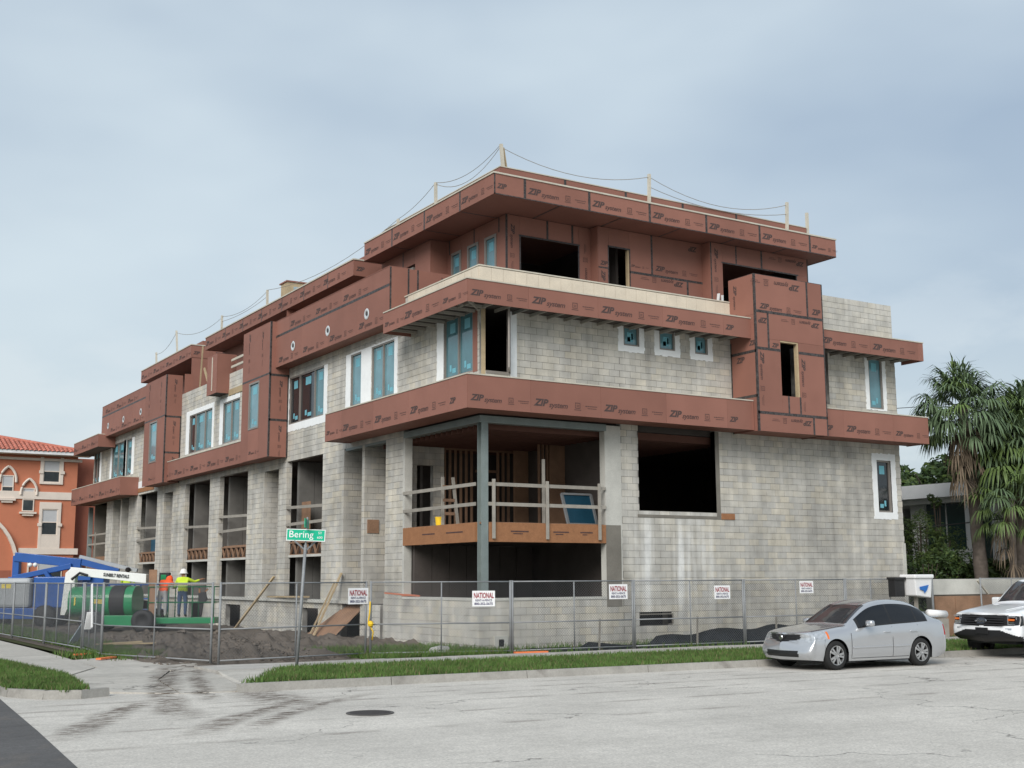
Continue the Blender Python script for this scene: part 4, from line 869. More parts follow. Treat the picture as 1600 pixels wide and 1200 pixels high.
for k in range(5):
    t0, t1 = math.pi * k / 5, math.pi * (k + 1) / 5
    tile.add([(-.14 * math.cos(t0), 0, .1 * math.sin(t0)), (-.14 * math.cos(t1), 0, .1 * math.sin(t1)), (-.11 * math.cos(t1), .5, .1 * math.sin(t1) - .01), (-.11 * math.cos(t0), .5, .1 * math.sin(t0) - .01)], [(0, 1, 2, 3)])
tme = tile.data('roof_tile', ST['tile'], True); nt_ = 0
for i in range(28):
    x = -5.9 + i * .285
    for j in range(8):
        y = -.95 + j * .42; zz = 10.46 + (y + .9) * .36; lim = 1.9 - max(0, (y + .9)) * 1.9
        if x > lim + .1: continue
        o = link('roof_tile', tme, rf); o.location = (x, y, zz + .04); o.rotation_euler = (math.atan(.36), 0, 0); nt_ += 1
# hip rake
m = MB(); m.tube([(1.9, -.85, 10.55), (-4.0, 2.2, 11.68), (-8, 2.2, 11.68)], .13, 8); m.build('hip_tiles', ST['tile'], rf)
def house_window(x0, x1, z0, z1, parent=None):
    w_ = ob('window', ST['trim'], (x0 - .06, x1 + .06, -.06, .0, z0 - .06, z0), (x0 - .06, x1 + .06, -.06, .0, z1, z1 + .06), (x0 - .06, x0, -.06, 0, z0, z1), (x1, x1 + .06, -.06, 0, z0, z1), (x0, x1, -.05, 0, (z0 + z1) / 2 - .03, (z0 + z1) / 2 + .03))
    m = MB(); m.box(x0, x1, -.02, -.005, z0, (z0 + z1) / 2 - .03); m.build('pane', ST['pane'], w_); m = MB(); m.box(x0, x1, -.022, -.006, (z0 + z1) / 2 + .03, z1); m.build('blind', ST['blind'], w_); return w_
house_window(-1.16, -.2, 8.58, 10.0 - .05); ob('window_surround', ST['trim'], (-1.42, -1.22, -.1, 0, 8.4, 10.2), (-.14, .06, -.1, 0, 8.4, 10.2), (-1.22, -.14, -.1, 0, 8.4, 8.52), (-1.5, -1.22, -.16, -.1, 9.1, 9.3), (-.14, .14, -.16, -.1, 9.1, 9.3))
house_window(-1.1, -.2, 5.07, 6.68); ob('window_surround', ST['trim'], (-1.33, -1.16, -.1, 0, 4.15, 7.2), (-.14, .05, -.1, 0, 4.15, 7.2), (-1.16, -.14, -.1, 0, 6.75, 7.2), (-1.16, -.14, -.09, 0, 4.15, 5.0), (-1.42, -1.16, -.16, -.1, 5.6, 5.8), (-.14, .14, -.16, -.1, 5.6, 5.8))
def arch(cx, z0, zs, zt, hw):
    w_ = house_window(cx - hw * .62, cx + hw * .62, z0, zs + .25)
    m = MB(); pts = []
    for s in (-1, 1):
        q = [(cx + s * hw, -.1, zs - .15)] + [(cx + s * (-hw + 2 * hw * math.cos(a)), -.1, zs + (zt - zs) * math.sin(a) / math.sin(math.pi / 3)) for a in [math.pi / 3 * k / 7 for k in range(8)]]
        m.tube(q, .085, 6)
    m.build('arch_moulding', ST['trim'], w_); ob('sill', ST['trim'], (cx - hw * 1.05, cx + hw * 1.05, -.25, 0, z0 - .22, z0 - .1), (cx - hw * .7, cx + hw * .7, -.18, 0, z0 - .36, z0 - .22), parent=w_)
arch(-3.4, 7.46, 8.6, 9.5, .5); arch(-2.06, 6.62, 7.8, 8.72, .5); arch(-5.6, 7.46, 8.6, 9.5, .5)
m = MB(); q = [(-2.55 - 3.2 + 3.2 * math.cos(a), -.12, 2.6 + 3.9 * math.sin(a)) for a in [math.pi * k / 20 for k in range(21)]]
for a, b in zip(q[:-1], q[1:]): m.bar(a, b, .2, .42, up=(0, 1, 0))
m.build('great_arch', ST['trim'], OB); ob('arch_infill', ST['dorange'], (-8.5, -2.9, -.02, .0, 0, 2.7)); house_window(-1.2, .25, 1.9, 3.5)
ob('downpipe', ST['trim'], (-1.9, -1.8, -.1, 0, 0, 4.0)); ob('canopy_roof', pbr('grey_canopy', (.16, .145, .135), .8), (.2, 3.4, -3, 0, 3.3, 3.5), (.9, 3.4, -3.2, 0, 3.0, 3.3))
# second orange block further along with porch and arched door
O2 = thing('porch_building', 'orange stucco house with tiled porch behind the far steel column', 'building', (2.6, 62, 0))
m = MB(); m.box(-1.2, 10, 0, 8, 0, 10.5); m.build('wall', ST['orange'], O2); m = MB(); m.box(-1.0, -.2, -.1, 0, 3, 8); m.build('pilaster', ST['trim'], O2)
m = MB(); m.add([(-.6, -2.2, 6.9), (9, -2.2, 6.9), (9, 0, 7.7), (-.2, 0, 7.7)], [(0, 1, 2, 3)]); m.box(-.6, 9, -2.2, -2.1, 6.72, 6.9); m.build('porch_roof', ST['tile'], O2)
for x in (.3, 2.2, 4.4): m = MB(); m.lathe([(.2, 0), (.16, .3), (.14, 2.2), (.2, 2.4)], (x, -1.9, 4.35), (0, 0, 1), 10); m.build('column', ST['trim'], O2)
m = MB(); m.box(-.5, 9, -2.1, -1.95, 4.0, 4.3); m.box(-.5, 9, -2.1, -1.95, 5.0, 5.1); m.build('balustrade', ST['trim'], O2); m = MB(); m.box(.5, 9, -1.9, 0, 3.7, 4.0); m.build('porch_floor', ST['dorange'], O2)

# ---------------------------------------------------------------- white modern house on the right
WH = {'wall': pbr('white_render', (.72, .72, .70), .8, var=.05), 'fascia': pbr('white_fascia', (.86, .87, .87), .6, var=.04), 'glass': pbr('green_glass', (.02, .05, .045), .05, spec=.9, var=.2), 'frame': pbr('pale_frame', (.62, .63, .62), .4)}
H = thing('white_house', 'low white modern house with flat roof and tall glass panes behind the palms', 'house', (24, 0, 0))
def hb(name, mat, *boxes, parent=None):
    m = MB()
    for b in boxes: m.box(*b)
    return m.build(name, mat, parent or H)
hb('roof', WH['fascia'], (-.75, 14, -12, 16, 5.2, 5.75)); hb('soffit_trim', WH['wall'], (-.45, 14, -12, 16, 4.98, 5.2))
hb('wall', WH['wall'], (0, 12, 4.6, 5.3, .2, 5.0), (0, 12, -12, .4, .2, 5.0), (0, .3, .9, 1.3, .2, 5), (0, .3, 1.9, 2.25, .2, 5.0), (0, .2, 2.25, 4.6, .2, 3.1)); hb('back_wall', WH['wall'], (6, 6.2, -12, 16, .2, 5)); hb('wall', WH['wall'], (0, 12, 7.5, 16, .2, 5))
hb('pier', WH['wall'], (-.5, 0, 1.92, 2.2, .2, 5.0)); hb('pier', WH['wall'], (-.5, 0, .82, 1.02, .2, 5.0))
wn2 = hb('window', WH['frame'], (.02, .1, 2.3, 2.36, 3.1, 5), (.02, .1, 3.5, 3.55, 3.1, 5), (.02, .1, 4.5, 4.6, 3.1, 5))
for a, b in ((2.36, 3.5), (3.55, 4.5)): m = MB(); m.box(.05, .07, a, b, 3.1, 5); m.build('pane', WH['glass'], wn2)
wn3 = hb('window', WH['frame'], (.02, .1, 1.3, 1.36, .5, 5), (.02, .1, 1.84, 1.9, .5, 5)); m = MB(); m.box(.05, .07, 1.36, 1.84, .5, 5); m.build('pane', WH['glass'], wn3)
# garden retaining wall with plank formwork
G = thing('garden_wall', 'concrete capped retaining wall faced with brown plywood sheets beside the building', 'wall', (15.25, -2.75, 0), R(-3))
m = MB(); m.box(0, 16, 0, .3, 1.45, 1.95); m.build('cap_beam', MT['concrete'], G); m = MB(); m.box(.0, 16, .05, .25, .1, 1.45); m.build('core', MT['dark_concrete'], G)
x = .1
while x < 13: w_ = random.uniform(.9, 1.25); m = MB(); m.box(x, x + w_ - .02, .0 - random.uniform(0, .03), .05, .12, random.uniform(1.36, 1.44)); m.build('plywood_sheet', MT['ply'], G); x += w_
m = MB(); m.bar((1.9, -.3, 1.9), (2.35, -.35, 1.45), .06, .05); tag(m.build('leaning_stake', MT['nailer']), 'short pale stake leaning against the plywood faced garden wall', 'stake').location = (15.25, -2.75, .0)

# ---------------------------------------------------------------- palms, shrubs, trees
FOL = {'palm': pbr('palm_leaf', (.095, .142, .072), .6, var=.3, scale=2.2, fine=.2, spec=.35), 'palm2': pbr('young_palm_leaf', (.10, .15, .045), .55, var=.25, scale=3, spec=.35), 'dead': pbr('dead_frond', (.15, .115, .08), .85, var=.3, scale=3), 'trunk': pbr('palm_trunk', (.12, .10, .085), .95, var=.3, scale=6, bump=.6, bscale=25),
       'leaf': pbr('shrub_leaf', (.035, .062, .02), .6, var=.35, scale=2.5, fine=.3, fscale=9), 'leaf2': pbr('bamboo_leaf', (.065, .10, .025), .6, var=.3, scale=2.5, fine=.3, fscale=9), 'bark': pbr('bark', (.07, .055, .045), .95, var=.2, bump=.5)}
def frond(mb, base, az, el, L_, droop, size, n=20, mi=0):
    """one fan leaf: stalk, then leaflets radiating from its tip and hanging over"""
    d = Vector((math.cos(az) * math.cos(el), math.sin(az) * math.cos(el), math.sin(el))); tip = Vector(base) + d * L_ - Vector((0, 0, droop * .25 * L_))
    mb.tube([base, Vector(base).lerp(tip, .5) + Vector((0, 0, .06 * L_)), tip], .018, 3, mi, caps=False)
    side = d.cross(Vector((0, 0, 1))).normalized(); upv = side.cross(d).normalized()
    for k in range(n):
        a = -2.1 + 4.2 * k / (n - 1) + random.uniform(-.07, .07)
        ld = (d * math.cos(a) + side * math.sin(a) + upv * random.uniform(-.05, .22)).normalized(); ll = size * (1 - .25 * abs(a) / 2.1) * random.uniform(.85, 1.1)
        p0 = tip; p1 = p0 + ld * ll * .45 - Vector((0, 0, .05 * ll * droop)); p2 = p1 + (ld * .55 - Vector((0, 0, .75 * droop))).normalized() * ll * .33; p3 = p2 + (ld * .42 - Vector((0, 0, 1.0 * droop))).normalized() * ll * .36
        w_ = ld.cross(Vector((0, 0, 1))); w_ = (w_.normalized() if w_.length > .01 else side) * .026 * size / .8
        mb.add([p0 - w_ * .3, p0 + w_ * .3, p1 + w_, p1 - w_, p2 + w_ * .8, p2 - w_ * .8, p3], [(0, 1, 2, 3), (3, 2, 4, 5), (5, 4, 6)], mi)
def palm(loc, h, r0, lean, label, nf=46, skirt=26, size=.95, young=0.15):
    t = thing('fan_palm', label, 'palm tree', loc, 0, 'fan palms by the white house')
    m = MB(); top = Vector((lean[0], lean[1], h)); pts = [Vector((lean[0] * s * s, lean[1] * s * s, h * s)) for s in [i / 14 for i in range(15)]]; rr = [r0 * (1.25 - .45 * i / 14) * (1 + .05 * (-1) ** i) for i in range(15)]
    m.tube(pts, rr, 12); m.build('trunk', FOL['trunk'], t, smooth=True)
    m = MB()
    for i in range(nf):
        el = R(85) - (i / nf) ** .8 * R(125); az = i * 2.399 + random.uniform(-.2, .2); frond(m, top + Vector((0, 0, random.uniform(-.3, .1))), az, el, random.uniform(.9, 1.35), .38 + .8 * (i / nf), size * random.uniform(.85, 1.15), 24, 1 if random.random() < young else 0)
    m.build('crown', [FOL['palm'], FOL['palm2']], t)
    m = MB()
    for i in range(skirt): frond(m, top - Vector((0, 0, random.uniform(.2, 1.6))), random.uniform(0, 6.3), R(random.uniform(-80, -50)), random.uniform(.5, .9), 1.5, size * .95, 14)
    m.build('dead_skirt', FOL['dead'], t)
palm((20.75, -.5, .15), 8.1, .22, (-.9, -.3), 'tall fan palm with a brown skirt closest to the block wall', 64, 18, 1.0)
palm((21.9, -1.3, .15), 6.5, .20, (-.1, -.35), 'fan palm with bright young leaves hanging low before the house', 84, 8, 1.2, .3)
palm((22.9, -1.5, .15), 7.4, .24, (-.2, .1), 'fan palm with dense dark crown at the street end of the house', 84, 12, 1.2)
palm((20.6, -1.9, .15), 4.6, .13, (.1, -.1), 'short young fan palm with light green leaves under taller palms', 30, 4, .9, .7)
def leaf_cloud(name, clumps, per, lsize, mats, parent, spread=1.0, bamboo=False):
    m = MB()
    for c, r in clumps:
        c = Vector(c)
        for i in range(per):
            d = Vector((random.gauss(0, 1), random.gauss(0, 1), random.gauss(0, 1))).normalized() * r * random.uniform(.45, 1.0) ** .6; p = c + Vector((d.x, d.y, d.z * spread))
            a = Vector((random.gauss(0, 1), random.gauss(0, 1), random.gauss(0, .6))).normalized(); b = a.cross(Vector((random.gauss(0, 1), random.gauss(0, 1), random.gauss(0, 1)))).normalized(); s = lsize * random.uniform(.6, 1.4)
            wd = .22 if bamboo else .5
            m.add([p - a * s * .5, p + b * s * wd * .5, p + a * s * .5 - Vector((0, 0, s * .15)), p - b * s * wd * .5], [(0, 1, 2, 3)], 1 if random.random() < .3 else 0)
    return m.build(name, mats, parent)
def shrub(loc, w_, h, label, n=16, per=220, bamboo=False, name='shrub', cat='shrub', group='shrubs before the white house', lsize=.14):
    t = thing(name, label, cat, loc, 0, group); cl = [((random.uniform(-w_, w_) * .8, random.uniform(-w_, w_) * .5, h * random.uniform(.2, .95)), random.uniform(.3, .55) * w_) for _ in range(n)]
    m = MB()
    for k in range(7): a = random.uniform(0, 6.3); m.tube([(0, 0, 0), (math.cos(a) * w_ * .2, math.sin(a) * w_ * .2, h * .5), (math.cos(a) * w_ * .5, math.sin(a) * w_ * .5, h * .9)], [.04, .025, .01], 5)
    m.build('stems', FOL['bark'], t); leaf_cloud('foliage', cl, per, lsize, [FOL['leaf'], FOL['leaf2']] if not bamboo else [FOL['leaf2'], FOL['leaf']], t, 1.1, bamboo); return t
shrub((19.9, 1.5, .15), .95, 4.3, 'tall yellow green bamboo clump rising beside the block wall', 20, 260, True, 'bamboo', 'bamboo', None)
shrub((21.6, 1.9, .15), 1.2, 3.6, 'feathery bamboo clump before the tall glass panes', 18, 240, True, 'bamboo', 'bamboo', None)
shrub((19.4, .9, .15), .9, 2.6, 'dark leafy shrub against the end of the block wall', 16, 260); shrub((20.6, .8, .15), 1.0, 2.7, 'dark rounded shrub between block wall and palms', 16, 260); shrub((21.9, .9, .15), .9, 2.5, 'broad leaved shrub behind the first palm trunk', 12, 200, lsize=.26); shrub((23.0, 0.2, .15), .9, 2.6, 'broad leaved plant beside the white pier', 10, 150, lsize=.34); shrub((24, -1.6, .15), 1.2, 1.9, 'clipped green hedge plant at the house front', 12, 240)
shrub((21.0, 1.5, .15), .3, 5.3, 'thin young conifer poking up before the white roof edge', 12, 120, True, 'young_tree', 'tree', None)
def tree(loc, h, w_, label, group, n=46, per=420, lsize=.36):
    t = thing('broadleaf_tree', label, 'tree', loc, 0, group); m = MB(); m.tube([(0, 0, 0), (.1, .1, h * .3), (.2, -.1, h * .6)], [.3, .22, .1], 8)
    for k in range(8): a = random.uniform(0, 6.3); m.tube([(.1, .1, h * random.uniform(.25, .5)), (math.cos(a) * w_ * .4, math.sin(a) * w_ * .4, h * .65), (math.cos(a) * w_ * .8, math.sin(a) * w_ * .8, h * random.uniform(.7, .9))], [.12, .07, .03], 5)
    m.build('trunk', FOL['bark'], t); cl = []
    for _ in range(n): a = random.uniform(0, 6.3); rr = w_ * math.sqrt(random.random()); cl.append(((math.cos(a) * rr, math.sin(a) * rr, h * (.45 + .5 * random.random() * (1 - .35 * rr / w_))), random.uniform(.16, .3) * w_))
    leaf_cloud('crown', cl, per, lsize, [FOL['leaf'], FOL['leaf2']], t, .8)
tree((31, 20, 0), 9.2, 4.6, 'dark broadleaf tree behind the white house nearest the block wall', 'trees behind the white house'); tree((38, 15, 0), 9.4, 5, 'dark broadleaf tree behind the white house roof among palms', 'trees behind the white house'); tree((46, 12, 0), 10, 5.5, 'wide dark tree beyond the white house at the street side', 'trees behind the white house'); tree((27.5, 13.5, 0), 9.3, 4.2, 'tall dark tree showing between block wall and palm crowns', 'trees behind the white house')
tree((-30, 75, 0), 9, 5, 'green tree beyond the orange building street end', None)
# overhead wires between two poles outside the view
for k, (p, q, s_, lab) in enumerate([((14, 40, 11.4), (60, -10, 13.6), 1.2, 'upper overhead utility wire crossing behind the palm crowns'), ((14, 40, 10.9), (60, -10, 13.1), 1.2, 'middle overhead utility wire crossing behind the palm crowns'), ((14, 40, 10.7), (60, -10, 12.85), 1.2, 'lowest overhead utility wire crossing behind the palm crowns'), ((17.4, 3.0, 3.6), (33, -8, 6.2), .3, 'thick black service cable slung from the building past palm trunks')]):
    p, q = Vector(p), Vector(q); m = MB(); m.tube([p.lerp(q, t / 16) - Vector((0, 0, s_ * 4 * (t / 16) * (1 - t / 16))) for t in range(17)], .022 if k == 3 else .02, 5); tag(m.build('overhead_wire', MT['black']), lab, 'wire', 'overhead wires')

# ---------------------------------------------------------------- temporary chain-link fence
def mesh_panel(L_, h=1.72, z0=.12, cell=.075, r=.0018):
    """diamond wire in the local XZ plane"""
    m = MB(); lines = []
    for s in (1, -1):
        c = -h if s > 0 else 0
        k = np.arange(-h, L_ + h, cell)
        for x0 in k:
            # x = x0 + t, z = t (s>0) or h - t
            t0, t1 = max(0, -x0), min(h, L_ - x0)
            if t1 - t0 < .02: continue
            za, zb = (t0, t1) if s > 0 else (h - t0, h - t1); m.bar((x0 + t0, .004 * s, z0 + za), (x0 + t1, .004 * s, z0 + zb), r * 2, r * 2, up=(0, 1, 0))
    return m
FENCE_P = {}
def fence(p, q, label, group='temporary chain-link fence panels', mids=1, z=.13, lean=0, rail=True, cell=.075):
    p = Vector((*p, 0)); q = Vector((*q, 0)); L_ = (q - p).length; rz = math.atan2(q.y - p.y, q.x - p.x)
    t = thing('chain_link_panel', label, 'fence', (p.x, p.y, z), rz, group); t.rotation_euler = (lean, 0, rz)
    for x in (.03, L_ - .03): m = MB(); m.tube([(x, 0, -.02), (x, 0, 1.86)], .028, 8); m.build('post', MT['galv'], t, smooth=True)
    for i in range(mids): x = L_ * (i + 1) / (mids + 1); m = MB(); m.tube([(x, 0, .06), (x, 0, 1.83)], .019, 6); m.build('stile', MT['galv'], t, smooth=True)
    for z_ in ((.07, .78, 1.83) if rail else (.07, 1.83)): m = MB(); m.tube([(.03, 0, z_), (L_ - .03, 0, z_)], .02, 6); m.build('rail', MT['galv'], t, smooth=True)
    mesh_panel(L_ - .06, cell=cell).build('wire_mesh', MT['wire'], t); return t
FP = [(-3.95, -1.05), (-.49, -2.28), (3.33, -2.47), (7.2, -2.66), (11.15, -2.86), (14.91, -3.05)]
FL = ['chain-link panel before the low balcony wall with a sign by the steel column', 'chain-link panel before the low wall with a sign at its far post', 'chain-link panel before the vent hole and black silt fence', 'chain-link panel before the wide blank block wall behind the silver car nose', 'chain-link panel behind the silver car roof ending at the wall corner']
for a, b, l in zip(FP[:-1], FP[1:], FL): fence(a, b, l)
fence((-8.05, -1.62), (-4.0, -1.0), 'chain-link panel behind the street name post', mids=1); fence((-9.62, 2.8), (-8.15, -1.5), 'chain-link gate panel before the green lift and dirt heap', mids=1); fence((-9.35, 6.0), (-9.6, 2.86), 'narrow chain-link panel seen edge on at the lawn corner with a hanging white strap', mids=2)
for i, (a, b) in enumerate([((-9.48, 10.6), (-9.37, 6.05)), ((-9.62, 15.2), (-9.48, 10.65)), ((-9.75, 19.8), (-9.62, 15.25))]): fence(a, b, ['chain-link side panel before the white boom and tall grass', 'chain-link side panel before the blue lift base', 'chain-link side panel before the grey engine cover'][i], mids=2)
fence((14.95, -3.05), (14.98, -.4), 'chain-link return panel closing the fence at the wall corner', mids=0); fence((17.0, -3.25), (21.6, -3.5), 'chain-link panel before the garden wall behind the white pickup', mids=2)
# fence hire signs
SG = {'w': pbr('sign_white', (.82, .82, .82), .5, var=.03), 'red': pbr('sign_maroon', (.28, .02, .035), .6, var=.05), 'blue': pbr('sign_navy', (.05, .05, .12), .6, var=.05)}
tn = text_mesh('NATIONAL', .19, SG['red'], bold=.006, align='CENTER'); t2 = text_mesh('RENT-A-FENCE', .075, SG['blue'], bold=.002, align='CENTER'); t3 = text_mesh('800-352-5675', .085, SG['blue'], bold=.003, align='CENTER')
wn_ = max(v.co.x for v in tn.vertices) * 2; w2 = max(v.co.x for v in t2.vertices) * 2; w3 = max(v.co.x for v in t3.vertices) * 2
def fsign(x, y, z, rz, label, sc=1.0, tilt=0):
    t = thing('fence_sign', label, 'sign', (x, y, z), rz, 'fence hire signs'); t.scale = (sc,) * 3; t.rotation_euler = (0, tilt, rz)
    m = MB(); m.box(-.30, .30, -.006, 0, -.2, .2); m.build('plate', SG['w'], t, bevel=.002)
    for me, w_, W, zz in ((tn, wn_, .53, .015), (t2, w2, .44, -.07), (t3, w3, .48, -.16)):
        o = link('lettering', me, t); o.rotation_euler = (R(90), 0, 0); o.scale = (W / w_, 1, 1); o.location = (0, -.009, zz)
def on_fence(i, f): a, b = Vector(FP[i]), Vector(FP[i + 1]); c = a.lerp(b, f); return c.x + .0, c.y - .035, math.atan2(b.y - a.y, b.x - a.x)
x, y, r = on_fence(0, .795); fsign(x, y, 1.53, r, 'white fence hire sign on the fence below the grey steel column')
x, y, r = on_fence(1, .865); fsign(x, y, 1.67, r, 'white fence hire sign on the fence below the concrete pier'); x, y, r = on_fence(2, .79); fsign(x, y, 1.62, r, 'white fence hire sign between vent hole and dark fence post', .95); x, y, r = on_fence(3, .60); fsign(x, y, 1.74, r, 'white fence hire sign on the blank wall above the silver car bonnet', .9); x, y, r = on_fence(4, .86); fsign(x, y, 1.77, r, 'white fence hire sign half hidden behind a white plastic box', .95)
fsign(-4.28, -1.07, 1.62, .15, 'white fence hire sign between leaning planks and the rope tied post')
# street name sign
SN = thing('street_sign', 'leaning grey pole carrying a green street name blade', 'street sign', (-7.06, -3.98, .15))
m = MB(); m.tube([(0, 0, -.05), (.14, -.02, 2.65)], .034, 10); m.build('pole', MT['galv'], SN, smooth=True); rzs = R(-31)
bl = bpy.data.objects.new('blade_bracket', None)
m = MB(); m.bar((-.12, .0, 2.74), (.14, -.02, 2.52), .03, .03); m.bar((.40, -.02, 2.74), (.14, -.02, 2.52), .03, .03); m.build('bracket', MT['galv'], SN)
GR = pbr('sign_green', (.0, .42, .24), .4, var=.04)
m = MB(); c_, s_ = math.cos(rzs), math.sin(rzs)
bo = MB(); bo.box(-.43, .43, -.008, 0, -.13, .13); b_ = bo.build('name_blade', GR, SN, bevel=.002); b_.location = (.115, -.09, 2.86); b_.rotation_euler = (0, R(2), rzs)
for (x0, x1, z0, z1) in ((-.43, .43, -.13, -.115), (-.43, .43, .115, .13), (-.43, -.415, -.115, .115), (.415, .43, -.115, .115)): e = MB(); e.box(x0, x1, -.0105, -.0085, z0, z1); e.build('border', SG['w'], b_)
def on_blade(txt, size, x, z, w_): me = text_mesh(txt, size, SG['w']); o = link('lettering', me, b_); wm = max(v.co.x for v in me.vertices); o.scale = (w_ / wm, 1, 1); o.rotation_euler = (R(90), 0, 0); o.location = (x, -.013, z)
on_blade('Bering', .21, -.38, -.055, .55); on_blade('ST', .075, .27, .03, .085); on_blade('600', .075, .25, -.07, .12)
bo = MB(); bo.box(-.03, .0, -.38, .38, -.12, .12); b2_ = bo.build('name_blade', GR, SN); b2_.location = (.16, -.03, 3.12); b2_.rotation_euler = (0, 0, R(-31) + R(2)); b2_.scale = (.4, 1, .85)
bo = MB(); bo.tube([(.14, -.02, 2.62), (.17, -.03, 3.26)], .022, 6); bo.build('pole_top', MT['galv'], SN)
# silt fence
m = MB(); pts = []
for i in range(60):
    x = -.3 + 15 * i / 59; hh = .16 + .10 * math.sin(x * 1.1) if x < 4.2 else .30 + .22 * math.sin((x - 4.2) * .32) + .05 * math.sin(x * 3.1)
    if x < 1.8: hh = .12
    yy = -2.05 - .05 * x + .1 * math.sin(x * 2.3); pts.append((x, yy, max(.12, hh)))
for (a, b) in zip(pts[:-1], pts[1:]):
    m.add([(a[0], a[1] - .06, .08), (b[0], b[1] - .06, .08), (b[0], b[1] + .05, .1 + b[2]), (a[0], a[1] + .05, .1 + a[2]), (b[0], b[1] + .14, .08), (a[0], a[1] + .14, .08)], [(0, 1, 2, 3), (3, 2, 4, 5)])
sf = thing('silt_fence', 'sagging black fabric silt fence at the foot of the block wall', 'silt fence', (0, 0, 0)); m.build('fabric', MT['silt'], sf, smooth=True)
for x in (2.3, 5.6, 8.5, 11.6): m = MB(); m.bar((x, -2.15 - .05 * x, .06), (x + .06, -2.12 - .05 * x, .95), .04, .04); m.build('stake', MT['grey_wood'], sf)
# boxes hung on a post by the corner
mp_ = thing('document_box', 'small black plastic box hung on the fence beside a white box', 'box', (13.05, -3.05, 0)); m = MB(); m.box(-.22, .22, -.3, -.02, 1.42, 1.98); m.build('body', MT['black'], mp_, bevel=.02); m = MB(); m.box(-.25, .25, -.34, 0, 1.94, 2.02); m.build('lid', MT['black'], mp_, bevel=.01)
wb = thing('plastic_crate', 'white plastic box with a blue smear strapped up by the fence end', 'box', (13.75, -3.15, 0)); m = MB(); m.add([(-.32, -.5, 1.45), (.36, -.5, 1.38), (.36, -.05, 1.38), (-.32, -.05, 1.45), (-.42, -.55, 2.0), (.38, -.55, 1.98), (.38, 0, 1.98), (-.42, 0, 2.0)], [(3, 2, 1, 0), (4, 5, 6, 7), (0, 1, 5, 4), (1, 2, 6, 5), (2, 3, 7, 6), (3, 0, 4, 7)]); m.build('body', SG['w'], wb, bevel=.03)
m = MB(); m.box(-.46, .42, -.6, .02, 1.98, 2.1); m.build('lid', SG['w'], wb, bevel=.03); m = MB(); m.prism([(-.22, -.552, 1.72), (.2, -.552, 1.78), (.12, -.545, 1.62), (.0, -.54, 1.52), (-.03, -.543, 1.6), (-.2, -.548, 1.64)], (0, -.006, 0)); m.build('smear', pbr('blue_smear', (.03, .16, .5), .6), wb)
m = MB(); m.bar((0, -.2, .1), (0, -.2, 1.4), .09, .09); m.build('post', MT['grey_wood'], wb)
rl = thing('plastic_roll', 'white plastic roll lying behind the silver car boot', 'roll', (14.6, -3.5, .15)); m = MB(); m.tube([(-.5, 0, .75), (.3, 0, .7)], .12, 12); m.build('roll', SG['w'], rl, smooth=True); m = MB(); m.box(-.4, .2, -.2, .2, 0, .58); m.build('crate_under_roll', MT['grey_wood'], rl)
# planks, sheets and rubble
def plank(p, q, w_, h, label, mat='wood', name='plank', cat='plank'): m = MB(); m.bar(p, q, w_, h); return tag(m.build(name, MT[mat]), label, cat)
plank((-1.15, 9.3, .12), (-.2, 9.2, 2.25), .14, .05, 'stout plank propped steeply against the pier beside the brown ramp'); plank((-1.1, 9.75, .12), (-.2, 9.75, 1.95), .05, .05, 'thin stick propped beside the stout plank')
plank((-1.2, 17.0, .15), (-.25, 15.4, 2.15), .12, .05, 'yellow plank leaning alone on the plinth beyond the street sign'); plank((-.30, 12.0, 1.42), (-.12, 16.2, 1.38), .22, .06, 'loose boards lying along the plinth cap')
m = MB(); m.prism([(-1.1, 7.85, .1), (-1.1, 10.2, .1), (.1, 9.25, 1.18), (.1, 7.85, 1.18)], (0, 0, .03)); tag(m.build('plywood_ramp', MT['ply']), 'brown plywood ramp rising between two piers', 'ramp')
m = MB(); m.box(.2, .5, 0, .3, 3.62, 3.92); 
bk = thing('bucket', 'yellow bucket standing on the corner balcony deck', 'bucket', (.1, 2.75, 3.62)); m = MB(); m.lathe([(0, 0), (.11, 0), (.13, .22), (.135, .22), (.135, .25), (.0, .25)], (0, 0, 0), (0, 0, 1), 16); m.build('pail', MT['yellow'], bk, smooth=False); m = MB(); m.tube([(-.13, 0, .22), (0, -.05, .3), (.13, 0, .22)], .008, 5); m.build('handle', MT['galv'], bk)
ld = thing('trestle_ladder', 'wooden trestle standing behind the balcony rail', 'trestle', (.35, 2.6, 3.62))
for x, dx in ((-.22, .0), (.22, .08)): m = MB(); m.bar((x + dx, 0, 0), (x * .8, .1, 1.45), .05, .09); m.build('leg', MT['grey_wood'], ld)
for z_ in (.35, .75, 1.15): m = MB(); m.bar((-.2, .04, z_), (.2, .04, z_), .04, .09); m.build('rung', MT['stud'], ld)
wu = thing('window_unit', 'new window unit with blue film leaning inside the balcony', 'window', (4.0, .8, 3.62)); m = MB()
for p, q in (((-.55, 0, 0), (-.62, .25, .95)), ((.5, 0, 0), (.45, .25, .95)), ((-.55, 0, .03), (.5, 0, .03)), ((-.62, .25, .95), (.45, .25, .95))): m.bar(p, q, .09, .06)
m.build('frame', MT['galv'], wu); m = MB(); m.prism([(-.53, .01, .05), (.48, .01, .05), (.44, .245, .92), (-.6, .245, .92)], (0, .02, 0)); m.build('pane', pbr('blue_film', (.012, .055, .09), .4), wu)
for i, (x, y, z, l, a, mt) in enumerate([(-1.2, .6, .13, .0, 0, 0)]): pass
